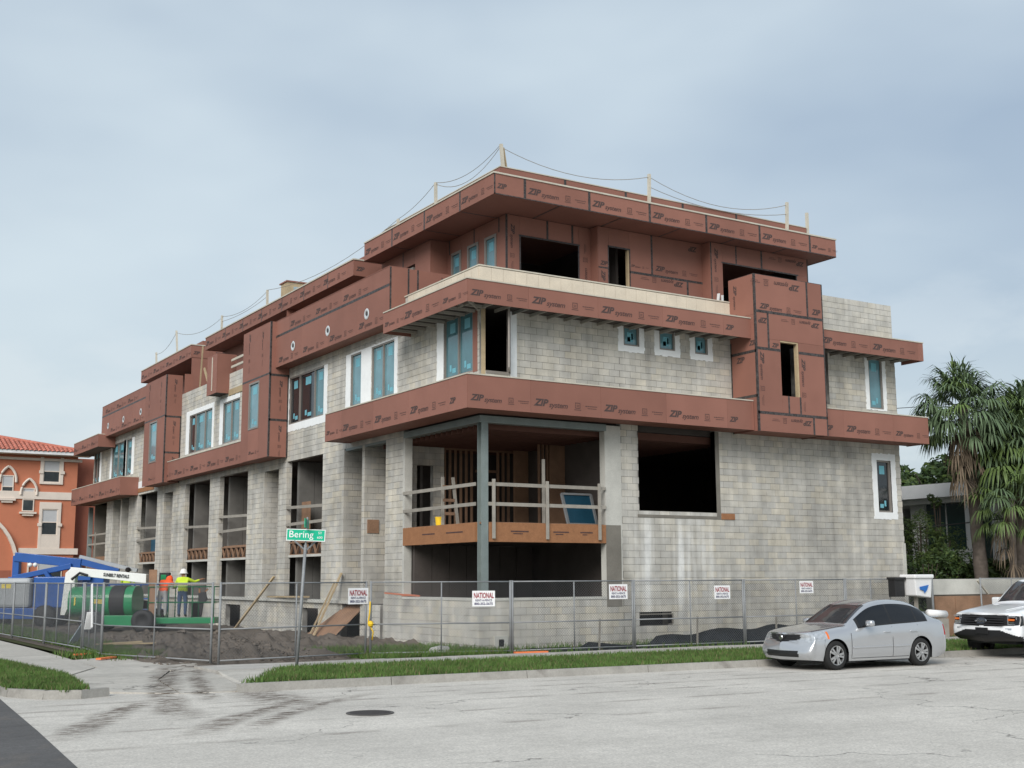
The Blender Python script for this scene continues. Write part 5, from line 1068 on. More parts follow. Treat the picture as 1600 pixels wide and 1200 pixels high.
for i, (x, y, w_, h_, rz_, lab) in enumerate([(-2.0, -1.1, .55, .22, .3, 'broken concrete lump in the weeds before the low wall'), (-3.2, -.6, .8, .08, .1, 'flat pale stone slab by the rope tied post')]):
    m = MB(); m.add([(-w_ / 2, -.2, 0), (w_ / 2, -.22, 0), (w_ / 2.2, .2, 0), (-w_ / 2, .18, 0), (-w_ / 3, -.12, h_), (w_ / 2.1, -.15, h_ * .9), (w_ / 2.6, .15, h_), (-w_ / 3, .12, h_ * .8)], [(3, 2, 1, 0), (4, 5, 6, 7), (0, 1, 5, 4), (1, 2, 6, 5), (2, 3, 7, 6), (3, 0, 4, 7)])
    o = tag(m.build('rubble', MT['concrete'], bevel=.02), lab, 'rubble'); o.location = (x, y, .1); o.rotation_euler = (0, 0, rz_)
m = MB(); m.prism([(-.06, 3.9, 1.51), (.2, 4.5, 1.51), (.15, 5.0, 1.51), (-.16, 4.7, 1.51)], (0, 0, .05)); m.bar((-.12, 3.6, 1.53), (-.1, 6.0, 1.60), .05, .05); tag(m.build('orange_bundle', pbr('faded_orange', srgb(190, 120, 95), .8)), 'faded orange bundle lying on the low wall cap', 'bundle')
rp_ = thing('yellow_rope', 'yellow rope knotted round the fence post', 'rope', (-3.97, -1.12, .13)); m = MB(); m.tube([(.0, 0, 1.35), (-.02, -.03, 1.1), (-.06, -.03, .82), (.05, -.04, .72), (.07, -.03, .85), (-.04, -.04, .78), (.08, -.03, .6), (.06, -.02, .4)], .018, 6); m.build('cord', MT['yellow'], rp_, smooth=True); m = MB(); m.lathe([(.0, 0), (.06, .02), (.08, .08), (.05, .14), (0, .16)], (0, -.04, .72), (0, 0, 1), 8); m.build('knot', MT['yellow'], rp_)
for i, (p, q, lab, mt) in enumerate([((-10.0, 1.4, .16), (-9.5, 1.9, .16), 'short orange plank lying on the pavement by the corner post', 'orange_paint'), ((-10.1, 3.5, .16), (-9.6, 3.7, .16), 'orange stick lying beside the side fence', 'orange_paint'), ((-.6, -2.6, .17), (.3, -2.75, .17), 'orange stake lying at the pavement edge before the low wall', 'orange_paint'), ((-8.6, 5.6, .3), (-7.5, 5.2, .3), 'raw timber offcut lying behind the corner fence post', 'wood'), ((-8.9, 6.6, .25), (-7.7, 6.0, .32), 'wide pale offcut lying on the dirt by the lift', 'wood')]): plank(p, q, .14, .04, lab, mt)
m = MB(); m.bar((-9.1, 8.6, .15), (-8.75, 8.3, .85), .45, .02); tag(m.build('signboard', pbr('pale_blue_panel', (.45, .55, .62), .4)), 'pale blue blank signboard leaning in the grass behind the side fence', 'signboard')
m = MB(); m.bar((-9.5, 4.6, 1.95), (-9.5, 4.4, .8), .14, .02); m.bar((-9.5, 4.55, 1.2), (-9.52, 4.7, .75), .22, .02); tag(m.build('white_strap', SG['w']), 'white plastic strap hanging on the edge-on fence panel', 'strap')
# ---------------------------------------------------------------- vehicles
def crm(P, t):
    """Catmull-Rom through control array P (n,...) at parameters t"""
    n = len(P); t = np.clip(t, 0, n - 1.0001); i = t.astype(int); f = (t - i)
    g = lambda k: P[np.clip(k, 0, n - 1)]
    sh = (-1,) + (1,) * (P.ndim - 1); f = f.reshape(sh)
    p0, p1, p2, p3 = g(i - 1), g(i), g(i + 1), g(i + 2); m1, m2 = (p2 - p0) * .5, (p3 - p1) * .5
    m1 = np.where((p2 - p1) * (p1 - p0) <= 0, 0, m1); m2 = np.where((p3 - p2) * (p2 - p1) <= 0, 0, m2)
    return (2 * f ** 3 - 3 * f ** 2 + 1) * p1 + (f ** 3 - 2 * f ** 2 + f) * m1 + (-2 * f ** 3 + 3 * f ** 2) * p2 + (f ** 3 - f ** 2) * m2
def loft_car(front, S0, table, rear, lower, axles, ra, wz, groups, mats, parent, xs=.03):
    st = [np.array(front, float), np.array(S0, float)]
    for row in table:
        x, zt, y2, z2, y3, z3 = row[:6]; y4, z4, y5, z5, y6, z6 = row[6:] if len(row) > 6 else lower
        st.append(np.array([(x, 0, zt), (x, y2 * .55, zt - .012), (x, y2, z2), (x, y3, z3), (x, y4, z4), (x, y5, z5), (x, y6, z6)], float))
    st.append(np.array(rear, float)); C_ = np.stack(st)
    tt = [0]
    for k in range(len(st) - 1):
        d = np.abs(C_[k + 1, :, :] - C_[k, :, :]).max(); n = max(2, int(math.ceil(d / xs))); tt += list(k + np.arange(1, n + 1) / n)
    G = crm(C_, np.array(tt)); s = np.concatenate([np.linspace(0, 1, 10)[:-1], np.linspace(1, 2, 9)[:-1], np.linspace(2, 3, 16)[:-1], np.linspace(3, 4, 10)[:-1], np.linspace(4, 5, 10)[:-1], np.linspace(5, 6, 8)])
    G = crm(G.transpose(1, 0, 2), s).transpose(1, 0, 2)          # (U,S,3)
    # wheel arches: lift the lower rows over each wheel
    for xa in axles:
        for u in range(G.shape[0]):
            x = G[u, -1, 0]
            if abs(x - xa) < ra:
                zc = wz + math.sqrt(ra * ra - (x - xa) ** 2)
                col = G[u]; k = col[:, 2] < zc + .0
                base = np.argmax(col[:, 2] < max(zc + .16, .55)); 
                idx = np.arange(base, col.shape[0])
                if len(idx) > 1 and col[-1, 2] < zc:
                    z_hi = col[base, 2]; ynew = np.interp(np.linspace(z_hi, zc, len(idx))[::-1], col[idx, 2][::-1], col[idx, 1][::-1])[::-1]
                    col[idx, 2] = np.linspace(z_hi, zc, len(idx)); col[idx, 1] = ynew
    U, Sn = G.shape[:2]; V3 = np.concatenate([G.reshape(-1, 3), (G * np.array([1, -1, 1])).reshape(-1, 3)]); off = U * Sn
    out_ = {g[0]: ([], {}) for g in groups}; out_['body'] = ([], {})
    def face(ids):
        c = V3[list(ids)].mean(0); gname = 'body'
        for gn, pred in groups:
            if pred(c[0], c[1], c[2], cs): gname = gn + ('#l' if c[1] > 0 else '#r') if gn.split('__')[0] in ('side_window', 'headlight', 'tail_light', 'turn_lens', 'fog_lamp', 'pillar_trim') else gn; break
        fl, mp = out_.setdefault(gname, ([], {})); fl.append(tuple(mp.setdefault(i, len(mp)) for i in ids))
    for u in range(U - 1):
        for k in range(Sn - 1):
            cs = (s[k] + s[k + 1]) / 2; a, b, c, d = u * Sn + k, u * Sn + k + 1, (u + 1) * Sn + k + 1, (u + 1) * Sn + k
            face((a, b, c, d)); face((off + d, off + c, off + b, off + a))
    for gn, (fl, mp) in out_.items():
        if not fl: continue
        me = bpy.data.meshes.new(gn); inv = sorted(mp, key=mp.get); me.from_pydata([tuple(V3[i]) for i in inv], [], fl); me.materials.append(mats[gn.split('#')[0]])
        b = bmesh.new(); b.from_mesh(me); bmesh.ops.remove_doubles(b, verts=b.verts, dist=.0008); bmesh.ops.recalc_face_normals(b, faces=b.faces); b.to_mesh(me); b.free()
        me.polygons.foreach_set('use_smooth', [True] * len(me.polygons)); me.update(); link(gn.split('#')[0].split('__')[0], me, parent)
    return G
VM = {'silver': pbr('silver_paint', (.50, .51, .525), .22, metal=.6, var=.02, fine=0, coat=.8), 'whitep': pbr('white_paint', (.80, .81, .82), .3, var=.02, fine=0, coat=.8, spec=.5), 'glass': pbr('tinted_glass', (.010, .011, .013), .05, spec=.45, var=.1, fine=0), 'shield': pbr('windscreen_glass', (.045, .045, .048), .05, spec=.9, var=.2, fine=0),
      'tyre': pbr('tyre_rubber', (.02, .02, .02), .8, var=.2), 'rim': pbr('wheel_silver', (.5, .5, .5), .3, metal=.8, fine=0), 'blackp': pbr('black_trim', (.015, .015, .016), .45, spec=.4), 'lamp': pbr('lamp_lens', (.42, .44, .46), .1, metal=.3, spec=.8, var=.35, scale=11, coat=.8), 'amber': pbr('amber_lens', (.7, .16, .03), .15), 'red': pbr('tail_lens', (.30, .015, .015), .12), 'chrome': pbr('chrome', (.75, .76, .77), .1, metal=1, fine=0), 'seam': pbr('panel_gap', (.03, .03, .032), .8)}
def wheel(parent, x, y, r, w_, side, spokes=5, dark=False):
    m = MB(); m.lathe([(r * .66, 0), (r * .80, -.012), (r * .95, .0), (r, w_ * .18), (r, w_ * .82), (r * .95, w_), (r * .6, w_)], (x, y, r), (0, -side, 0), 36); t = m.build('wheel', VM['tyre'], parent, smooth=True)
    rm = VM['blackp'] if dark else VM['rim']
    m = MB(); m.lathe([(r * .67, .004), (r * .63, .0), (r * .60, .05), (r * .60, .09), (0, .09)], (x, y, r), (0, -side, 0), 30); m.build('rim_well', VM['blackp'], t, smooth=False)
    m = MB(); m.lathe([(r * .68, .002), (r * .66, -.012), (r * .62, -.010), (r * .60, .03)], (x, y, r), (0, -side, 0), 36); m.lathe([(0, -.004), (r * .15, -.006), (r * .18, .02)], (x, y, r), (0, -side, 0), 14)
    for k in range(spokes * 2):
        a = 2 * math.pi * (k // 2 + (.30 if k % 2 else -.30) * .55) / spokes; d = Vector((math.cos(a), 0, math.sin(a))); p = Vector((x, y + side * .004, r)); m.bar(p + d * r * .13, p + d * r * .64, .045, .025, up=(0, 1, 0))
    m.build('rim', rm, t, smooth=False)
def sedan():
    rz = R(-3.6); fw_ = Vector((3.285, -9.815, 0)); rot = Matrix.Rotation(rz, 3, 'Z'); loc = fw_ - rot @ Vector((.92 * .965, -.80, 0))
    t = thing('sedan', 'silver four door sedan parked at the kerb before the block wall', 'car', loc, rz); t.scale = (.965, 1, 1)
    lower = (.895, .60, .885, .36, .845, .185)
    tb = [(.38, .865, .66, .835, .80, .73, .835, .52, .83, .36, .79, .22), (.62, .90, .69, .87, .835, .76, .88, .55, .872, .36, .825, .20), (.92, .935, .70, .905, .85, .79) + lower, (1.18, .965, .70, .935, .855, .815) + lower, (1.36, .985, .71, .955, .86, .835) + lower, (1.62, 1.145, .675, 1.105, .862, .87) + lower,
          (1.95, 1.335, .63, 1.29, .865, .895) + lower, (2.22, 1.44, .605, 1.395, .868, .91) + lower, (2.55, 1.495, .59, 1.45, .87, .925) + lower, (2.9, 1.51, .585, 1.465, .87, .94) + lower, (3.3, 1.49, .585, 1.445, .868, .955) + lower, (3.6, 1.435, .60, 1.39, .862, .97) + lower, (3.86, 1.335, .625, 1.285, .855, .985) + lower,
          (4.06, 1.20, .66, 1.165, .845, .99) + lower, (4.22, 1.105, .69, 1.08, .83, .985, .885, .6, .875, .36, .83, .2), (4.4, 1.07, .69, 1.045, .80, .95, .85, .62, .84, .38, .79, .24), (4.5, 1.0, .64, .97, .74, .86, .78, .62, .77, .40, .72, .28)]
    front = [(.14, 0, .82), (.11, 0, .81), (.08, 0, .76), (.055, 0, .64), (.01, 0, .50), (.0, 0, .36), (.06, 0, .22)]; S0 = [(.14, 0, .82), (.16, .36, .815), (.25, .60, .785), (.30, .74, .69), (.20, .76, .52), (.14, .73, .36), (.19, .66, .23)]
    rear = [(4.53, 0, .99), (4.54, .0, .97), (4.545, 0, .93), (4.55, 0, .82), (4.567, 0, .62), (4.567, 0, .42), (4.53, 0, .30)]
    hx = lambda z: .62 - (z - .58) * .0
    G = [('windshield', lambda x, y, z, s: s < 1.82 and 1.42 < x < 2.12 and z > 1.0), ('rear_window', lambda x, y, z, s: s < 1.7 and 3.66 < x < 4.1), ('side_window__f', lambda x, y, z, s: 2.14 < s < 2.86 and 1.72 < x < 2.66), ('side_window__r', lambda x, y, z, s: 2.14 < s < 2.86 and 2.72 < x < 3.5), ('side_window__q', lambda x, y, z, s: 2.18 < s < 2.84 and 3.55 < x < 3.86), ('pillar_trim', lambda x, y, z, s: 2.1 < s < 2.92 and 1.62 < x < 3.9),
         ('headlight', lambda x, y, z, s: x < .66 and abs(y) > .50 + .0 and .625 + .16 * max(0, x - .3) < z < .80 + .12 * max(0, x - .25) and abs(y) > .62 - (z - .62) * .7), ('turn_lens', lambda x, y, z, s: .66 <= x < .72 and .68 < z < .84 and abs(y) > .72),
         ('grille', lambda x, y, z, s: x < .3 and abs(y) < .48 and .60 + .14 * abs(y) < z < .775), ('lower_grille', lambda x, y, z, s: x < .3 and abs(y) < .52 and .29 < z < .43), ('tail_light', lambda x, y, z, s: x > 4.44 and abs(y) > .45 and .70 < z < .93)]
    mm = {'body': VM['silver'], 'windshield': VM['shield'], 'rear_window': VM['glass'], 'side_window__f': VM['glass'], 'side_window__r': VM['glass'], 'side_window__q': VM['glass'], 'pillar_trim': VM['blackp'], 'headlight': VM['lamp'], 'turn_lens': VM['amber'], 'grille': VM['blackp'], 'lower_grille': VM['blackp'], 'tail_light': VM['red']}
    g = loft_car(front, S0, tb, rear, lower, (.92, 3.605), .365, .32, G, mm, t)
    for xa in (.92, 3.605):
        for sd_ in (-1, 1): wheel(t, xa, sd_ * .875, .32, .20, sd_ , 5)
    m = MB(); m.box(.35, 4.4, -.66, .66, .17, .62); m.box(1.3, 3.2, -.84, .84, .17, .35); m.build('underbody', VM['blackp'], t)
    ys = lambda x, z: -float(np.interp(z, [.2, .36, .6, .8, .95], [.85, .888, .90, .885, .868])) - .003
    for x, zt_ in ((1.38, .80), (2.68, .92), (3.52, .95)): m = MB(); m.tube([(x + (.12 if x > 3.4 else 0) * max(0, (.62 - z) * 0) - (.0), ys(x, z), z) for z in np.linspace(.24, zt_, 9)], .005, 4); m.build('door_seam', VM['seam'], t)
    m = MB(); m.tube([(1.40, ys(2, .24), .245), (3.2, ys(2, .24), .245)], .006, 4); m.build('door_seam', VM['seam'], t)
    for x in (2.5, 3.36): m = MB(); m.box(x - .1, x + .1, -.925, -.885, .785, .815); m.build('door_handle', VM['silver'], t, bevel=.008)
    for a, b in ((1.42, 2.66), (2.71, 3.22)): m = MB(); m.bar((a, -.902, .475), (b, -.902, .485), .018, .035); m.build('side_moulding', VM['silver'], t, bevel=.006)
    for sd_ in (-1, 1):
        m = MB(); m.box(1.76, 1.90, sd_ * .93, sd_ * 1.14, .935, 1.075); mo = m.build('mirror', VM['silver'], t, smooth=True, bevel=.045); m = MB(); m.bar((1.84, sd_ * .86, .94), (1.86, sd_ * .95, .98), .05, .05); m.build('mirror_arm', VM['blackp'], mo)
        m = MB(); m.lathe([(0, .03), (.045, .03), (.055, .045), (.065, .035), (.07, 0)], (.235, sd_ * .665, .355), (-.9, sd_ * .35, 0), 14); m.build('fog_lamp', VM['chrome'], t, smooth=True)
    for z in (.64, .68, .72): m = MB(); m.tube([(.085 + (z - .64) * .2, -.4, z + .03), (.045 + (z - .64) * .25, 0, z), (.085 + (z - .64) * .2, .4, z + .03)], .006, 4); m.build('grille_bar', VM['seam'], t)
    m = MB(); m.tube([(.075, -.16, .77), (.05, 0, .62), (.075, .16, .77)], .014, 6); m.build('grille_trim', VM['seam'], t)
    m = MB(); m.lathe([(0, .012), (.05, .012), (.06, 0)], (.06, 0, .70), (-1, 0, 0), 18); m.build('badge', VM['chrome'], t)
    m = MB(); m.box(4.35, 4.6, -.55, .55, 1.08, 1.11); m.build('spoiler', VM['silver'], t, bevel=.012)
    for sd_ in (-1, 1):
        m = MB(); m.tube([(.36, sd_ * .665, .843), (.62, sd_ * .695, .879), (.92, sd_ * .705, .913), (1.2, sd_ * .705, .944), (1.36, sd_ * .715, .963)], .005, 4); m.build('bonnet_seam', VM['seam'], t)
        m = MB(); m.tube([(.60, sd_ * .868, .68), (.57, sd_ * .872, .55), (.60, sd_ * .876, .47)], .004, 4); m.build('bumper_seam', VM['seam'], t)
    m = MB(); m.bar((1.5, -.3, 1.03), (1.6, .2, 1.09), .02, .02); m.build('wiper', VM['blackp'], t)
sedan()
def pickup():
    rz = R(-3.4); rot = Matrix.Rotation(rz, 3, 'Z'); loc = Vector((9.28, -9.1, 0))
    t = thing('pickup_truck', 'white pickup truck with black grille parked behind the silver sedan', 'truck', loc, rz)
    lower = (1.01, .82, 1.005, .60, .95, .42)
    tb = [(.45, 1.20, .88, 1.165, .985, 1.03) + (1.0, .8, 1.0, .6, .95, .44), (.95, 1.28, .88, 1.24, .99, 1.08) + lower, (1.35, 1.33, .88, 1.285, .99, 1.12) + lower, (1.56, 1.37, .87, 1.30, .985, 1.15) + lower, (1.9, 1.65, .80, 1.59, .98, 1.17) + lower, (2.25, 1.89, .75, 1.83, .975, 1.18) + lower, (2.7, 1.96, .73, 1.90, .975, 1.18) + lower, (3.6, 1.95, .73, 1.89, .975, 1.19) + lower, (3.86, 1.88, .75, 1.82, .975, 1.2) + lower, (3.93, 1.42, .90, 1.38, .98, 1.25) + lower, (4.0, 1.33, .94, 1.32, .985, 1.25) + lower, (5.7, 1.33, .94, 1.32, .985, 1.25) + lower, (5.86, 1.30, .9, 1.29, .95, 1.2) + (.98, .8, .97, .6, .9, .5)]
    front = [(.12, 0, 1.13), (.10, 0, 1.12), (.06, 0, 1.06), (.04, 0, .92), (.0, 0, .72), (.0, 0, .56), (.14, 0, .40)]; S0 = [(.12, 0, 1.13), (.15, .5, 1.125), (.22, .86, 1.09), (.22, .95, 1.0), (.13, .965, .74), (.12, .95, .56), (.24, .86, .44)]
    rear = [(5.9, 0, 1.3), (5.9, 0, 1.28), (5.9, 0, 1.2), (5.9, 0, 1.0), (5.9, 0, .8), (5.9, 0, .6), (5.88, 0, .5)]
    G = [('windshield', lambda x, y, z, s: s < 1.8 and 1.6 < x < 2.28), ('side_window__f', lambda x, y, z, s: 2.14 < s < 2.86 and 1.85 < x < 2.72), ('side_window__r', lambda x, y, z, s: 2.14 < s < 2.86 and 2.8 < x < 3.7), ('headlight', lambda x, y, z, s: x < .40 and abs(y) > .72 and .82 < z < 1.06), ('grille', lambda x, y, z, s: x < .3 and abs(y) <= .72 and .80 < z < 1.075), ('lower_bumper', lambda x, y, z, s: x < .32 and z < .70 - .12 * max(0, abs(y) - .55) / .4 and z > .3), ('lower_bumper__s', lambda x, y, z, s: x < .4 and z < .50), ('fog_lamp', lambda x, y, z, s: x < .25 and .68 < abs(y) < .86 and .72 < z < .765)]
    mm = {'body': VM['whitep'], 'windshield': VM['shield'], 'side_window__f': VM['glass'], 'side_window__r': VM['glass'], 'headlight': VM['glass'], 'grille': VM['blackp'], 'lower_bumper': VM['blackp'], 'lower_bumper__s': VM['blackp'], 'fog_lamp': VM['lamp']}
    loft_car(front, S0, tb, rear, lower, (.98, 4.66), .46, .40, G, mm, t)
    for xa in (.98, 4.66):
        for sd_ in (-1, 1): wheel(t, xa, sd_ * .99, .40, .26, sd_, 6, True)
    m = MB(); m.box(.4, 5.7, -.7, .7, .35, .8); m.build('underbody', VM['blackp'], t)
    for z in (.84, .90, .96, 1.02): m = MB(); m.bar((.02 + (z - .84) * .12, -.66, z), (.02 + (z - .84) * .12, .66, z), .05, .022); m.build('grille_bar', VM['seam'], t)
    m = MB(); m.lathe([(0, .02), (.11, .02), (.13, .01), (.13, 0)], (.025, 0, .93), (-1, 0, 0), 24); e = m.build('badge', pbr('dark_badge', (.05, .06, .08), .25, spec=.7), t); e.scale = (1, 1.25, .62); e.location = (0, 0, .93 * .38)
    m = MB(); m.lathe([(.13, .0), (.135, .022), (.145, .0)], (.022, 0, .93), (-1, 0, 0), 24); e2 = m.build('badge_ring', VM['chrome'], t); e2.scale = (1, 1.25, .62); e2.location = (0, 0, .93 * .38)
    me = text_mesh('Ford', .12, VM['chrome'], shear=.3, align='CENTER'); o = link('lettering', me, t); o.rotation_euler = (R(90), 0, R(-90)); o.location = (-.008, 0, .895)
    m = MB(); m.box(-.03, .0, -.22, .16, .60, .76); m.build('plate_bracket', VM['blackp'], t, bevel=.01)
    for sd_ in (-1, 1):
        for k, (y0, y1, z0, z1) in enumerate(((.76, .90, .94, .985), (.76, .90, .87, .915), (.74, .755, .84, 1.05), (.755, .93, 1.03, 1.05), (.915, .935, .85, 1.03), (.755, .915, .84, .855))):
            m = MB(); m.box(.10 + .1 * (y0 > .9), .17 + .1 * (y0 > .9), sd_ * y0, sd_ * y1, z0, z1); m.build('lamp_unit', VM['amber'] if k == 0 else VM['chrome'] if k == 1 else VM['lamp'], t)
        m = MB(); m.box(1.95, 2.15, sd_ * 1.05, sd_ * 1.28, 1.2, 1.48); m.build('mirror', VM['whitep'], t, bevel=.04)
    m = MB(); m.bar((1.66, -.7, 1.43), (1.7, .1, 1.47), .03, .03); m.build('wiper', VM['blackp'], t)
    m = MB(); m.tube([(.35, -.5, 1.19), (1.4, -.62, 1.345)], .01, 4); m.build('bonnet_crease', VM['whitep'], t)
pickup()

# ---------------------------------------------------------------- boom lifts
LM = {'green': pbr('lift_green', (.012, .22, .085), .38, var=.1, coat=.3), 'dgreen': pbr('lift_dark_green', (.01, .13, .055), .5, var=.12), 'white': pbr('boom_white', (.76, .77, .74), .4, var=.05), 'blue': pbr('lift_blue', (.012, .08, .30), .45, var=.1, coat=.3), 'grey': pbr('lift_grey', (.36, .38, .39), .45, var=.06), 'dark': pbr('lift_black', (.025, .025, .027), .6), 'decal': pbr('yellow_decal', (.75, .6, .1), .5)}
AZ = R(-31.8)
def sbox(par, name, mat, *b, bevel=.02): m = MB(); m.box(*b); return m.build(name, mat, par, bevel=bevel)
GL = thing('green_boom_lift', 'green boom lift with white boom and long work platform behind the fence', 'boom lift', (-4.95, 17.98, .12), AZ)
sbox(GL, 'chassis', LM['green'], -1.45, .95, -.8, .8, .22, .62)
for x in (-1.2, .75):
    for y in (-.85, .85): m = MB(); m.lathe([(.0, 0), (.2, 0), (.22, -.03), (.34, -.03), (.42, .03), (.42, .25), (.34, .3), (0, .3)], (x, y * 1.05 + .15 * (-1 if y < 0 else -1), .42), (0, 1, 0), 22); m.build('wheel', LM['dark'], GL, smooth=True)
m = MB(); prof = [(-.58 + .0, .62)] + [(-.0 + .0, .0)] * 0
def hood(x0, x1, mat, nm, r=.57, zc=1.12):
    m = MB(); n = 32; 
    for xx in (x0, x1):
        for k in range(n): a = 2 * math.pi * k / n; m.v.append((xx, .75 * math.copysign(abs(math.cos(a)) ** .8, math.cos(a)), zc + r * math.copysign(abs(math.sin(a)) ** .8, math.sin(a))))
    m.f = [(k, (k + 1) % n, n + (k + 1) % n, n + k) for k in range(n)] + [tuple(reversed(range(n))), tuple(range(n, 2 * n))]; m.m = [0] * len(m.f); return m.build(nm, mat, GL, fix=True)
hood(-2.15, -.62, LM['green'], 'engine_cover'); hood(-.60, -.08, LM['dark'], 'counterweight_band', .60); hood(-.06, .25, LM['green'], 'engine_cover', .58)
sbox(GL, 'decal', LM['decal'], -1.15, -.85, -.768, -.762, 1.05, 1.22, bevel=0); sbox(GL, 'decal', LM['decal'], -1.9, -1.85, -.768, -.762, 1.0, 1.3, bevel=0)
m = MB(); m.prism([(-2.62, -.15, .62), (-2.45, -.15, .62), (-2.12, -.15, 1.5), (-2.12, -.15, 2.25), (-2.3, -.15, 2.38), (-2.5, -.15, 2.2)], (0, .3, 0)); m.build('boom_riser', LM['white'], GL, bevel=.015)
m = MB(); m.prism([(-2.32, -.16, 2.42), (.58, -.16, 2.14), (.58, -.16, 1.80), (-2.05, -.16, 2.10), (-2.3, -.16, 2.0)], (0, .32, 0)); bm_ = m.build('boom', LM['white'], GL, bevel=.015)
me = text_mesh('SUNBELT RENTALS', .17, LM['dark'], bold=.006); o = link('lettering', me, bm_); o.rotation_euler = (R(90), R(5), 0); o.location = (-1.05, -.185, 2.08); wd_ = max(v.co.x for v in me.vertices); o.scale = (.98 / wd_, 1, 1)
m = MB(); m.tube([(-2.2, -.3, 1.95), (-1.9, -.3, 2.2), (-1.6, -.28, 2.1)], .05, 8); m.build('hydraulic_hose', LM['dark'], GL)
sbox(GL, 'jib', LM['dgreen'], .1, .9, -.12, .12, .55, .8)
# platform
PX0, PX1 = .75, 3.30
sbox(GL, 'platform_deck', LM['green'], PX0, PX1, -.5, .5, .30, .52, bevel=.015); sbox(GL, 'deck_slot', LM['dark'], 1.35, 1.95, -.505, -.5, .27, .31, bevel=0)
for y in (-.47, .47):
    for x in (PX0 + .04, 1.55, 2.45, PX1 - .04): m = MB(); m.tube([(x, y, .5), (x, y, 1.66)], .022, 6); m.build('rail_post', LM['dgreen'], GL, smooth=True)
    for z in (1.08, 1.66): m = MB(); m.tube([(PX0 + .04, y, z), (PX1 - .04, y, z)], .022, 6); m.build('guard_rail', LM['dgreen'], GL, smooth=True)
for x in (PX0 + .04, PX1 - .04):
    for z in (1.08, 1.66): m = MB(); m.tube([(x, -.47, z), (x, .47, z)], .022, 6); m.build('guard_rail', LM['dgreen'], GL, smooth=True)
sbox(GL, 'control_box', LM['dark'], .95, 1.35, .25, .46, 1.7, 2.2); sbox(GL, 'control_face', LM['green'], 1.02, 1.22, .24, .252, 1.8, 2.12, bevel=0)
pb = thing('plywood_board', 'tall narrow plywood board standing at the end of the white boom', 'board', (-4.50, 17.2, .1), AZ); m = MB(); m.box(-.02, .28, -.03, .0, .3, 2.33); m.build('sheet', MT['ply'], pb); m = MB(); m.box(.06, .2, -.01, .12, 0, .5); m.build('foot', MT['ply'], pb)
tl = thing('power_tool', 'black power tool hung on the platform rail', 'tool', (-2.8, 16.15, 1.1), AZ); m = MB(); m.prism([(-.15, 0, .45), (.12, 0, .5), (.2, 0, .2), (.05, 0, .05), (.0, 0, -.4), (-.06, 0, -.4), (-.12, 0, .1)], (0, .12, 0)); m.build('body', LM['dark'], tl, bevel=.02); m = MB(); m.bar((-.1, .06, .45), (-.12, .06, .62), .06, .06); m.bar((.1, .06, .5), (.2, .06, .6), .05, .05); m.build('handle', MT['lvl'], tl)
m = MB(); c_, s_ = math.cos(AZ), math.sin(AZ); pw = lambda u, v, z: (-4.95 + c_ * u - s_ * v, 17.98 + s_ * u + c_ * v, .12 + z)
m.bar(pw(1.5, -.42, 1.72), pw(4.0, -.3, 1.78), .1, .05); tag(m.build('long_board', MT['grey_wood']), 'long board laid across the green platform rails', 'plank')
# blue lift
BLF = thing('blue_boom_lift', 'blue folding boom lift with grey engine cover parked behind the side fence', 'boom lift', (-7.2, 26.2, .1), AZ)
sbox(BLF, 'chassis', LM['blue'], -1.6, 1.4, -.9, .9, .35, .8)
for x in (-1.3, 1.1):
    for y in (-1.0, .7): m = MB(); m.lathe([(0, 0), (.3, 0), (.46, .05), (.46, .3), (.3, .34), (0, .34)], (x, y, .46), (0, 1, 0), 20); m.build('wheel', LM['dark'], BLF, smooth=True)
sbox(BLF, 'engine_cover', LM['grey'], -3.2, .45, -.9, -.2, .8, 2.05, bevel=.15); sbox(BLF, 'decal', LM['decal'], -.75, -.35, -.906, -.902, 1.62, 1.8, bevel=0)
sbox(BLF, 'turntable', LM['blue'], .5, 2.2, -.7, .7, .8, 2.1, bevel=.05)
for p, q, w_ in [((-.55, -.1, 2.95), (2.3, -.1, 2.65), .38), ((-.5, -.25, 2.05), (1.95, -.25, 2.55), .22), ((-.9, .2, 2.0), (1.9, .2, 1.95), .2), ((1.9, -.05, .9), (1.9, -.05, 2.75), .32), ((-.5, -.05, 2.0), (-.5, -.05, 3.0), .28), ((.9, -.4, 2.3), (1.5, -.4, 1.5), .16)]: m = MB(); m.bar(p, q, .3, w_, up=(0, 0, 1) if abs(q[2] - p[2]) < 1 else (1, 0, 0)); m.build('boom_arm', LM['blue'], BLF, bevel=.02)
for x in (.2, .42): m = MB(); m.lathe([(0, -.1), (.08, -.06), (.1, 0), (.08, .06), (0, .1)], (x, -.4, 2.6), (0, 0, 1), 10); m.build('work_lamp', LM['white'], BLF, smooth=True)
m = MB(); m.bar((2.1, .2, 2.95), (4.6, .2, 2.35), .2, .14); m.build('fly_boom', LM['grey'], BLF); m = MB(); m.bar((2.2, -.1, 2.75), (3.9, -.1, 2.3), .2, .25); m.build('jib_boom', LM['blue'], BLF)
sbox(BLF, 'platform_deck', LM['blue'], 3.6, 5.9, -.5, .5, .55, .72)
for z in (1.15, 1.75):
    for y in (-.47, .47): m = MB(); m.tube([(3.64, y, z), (5.86, y, z)], .03, 6); m.build('guard_rail', LM['blue'], BLF)
for x in (3.64, 4.7, 5.86):
    for y in (-.47, .47): m = MB(); m.tube([(x, y, .7), (x, y, 1.75)], .03, 6); m.build('rail_post', LM['blue'], BLF)
sbox(BLF, 'control_panel', LM['blue'], 2.5, 3.4, -.5, .3, 1.5, 2.2); m = MB(); m.box(2.3, 2.9, -.71, -.6, 1.95, 2.4); m.build('side_panel', LM['blue'], BLF)

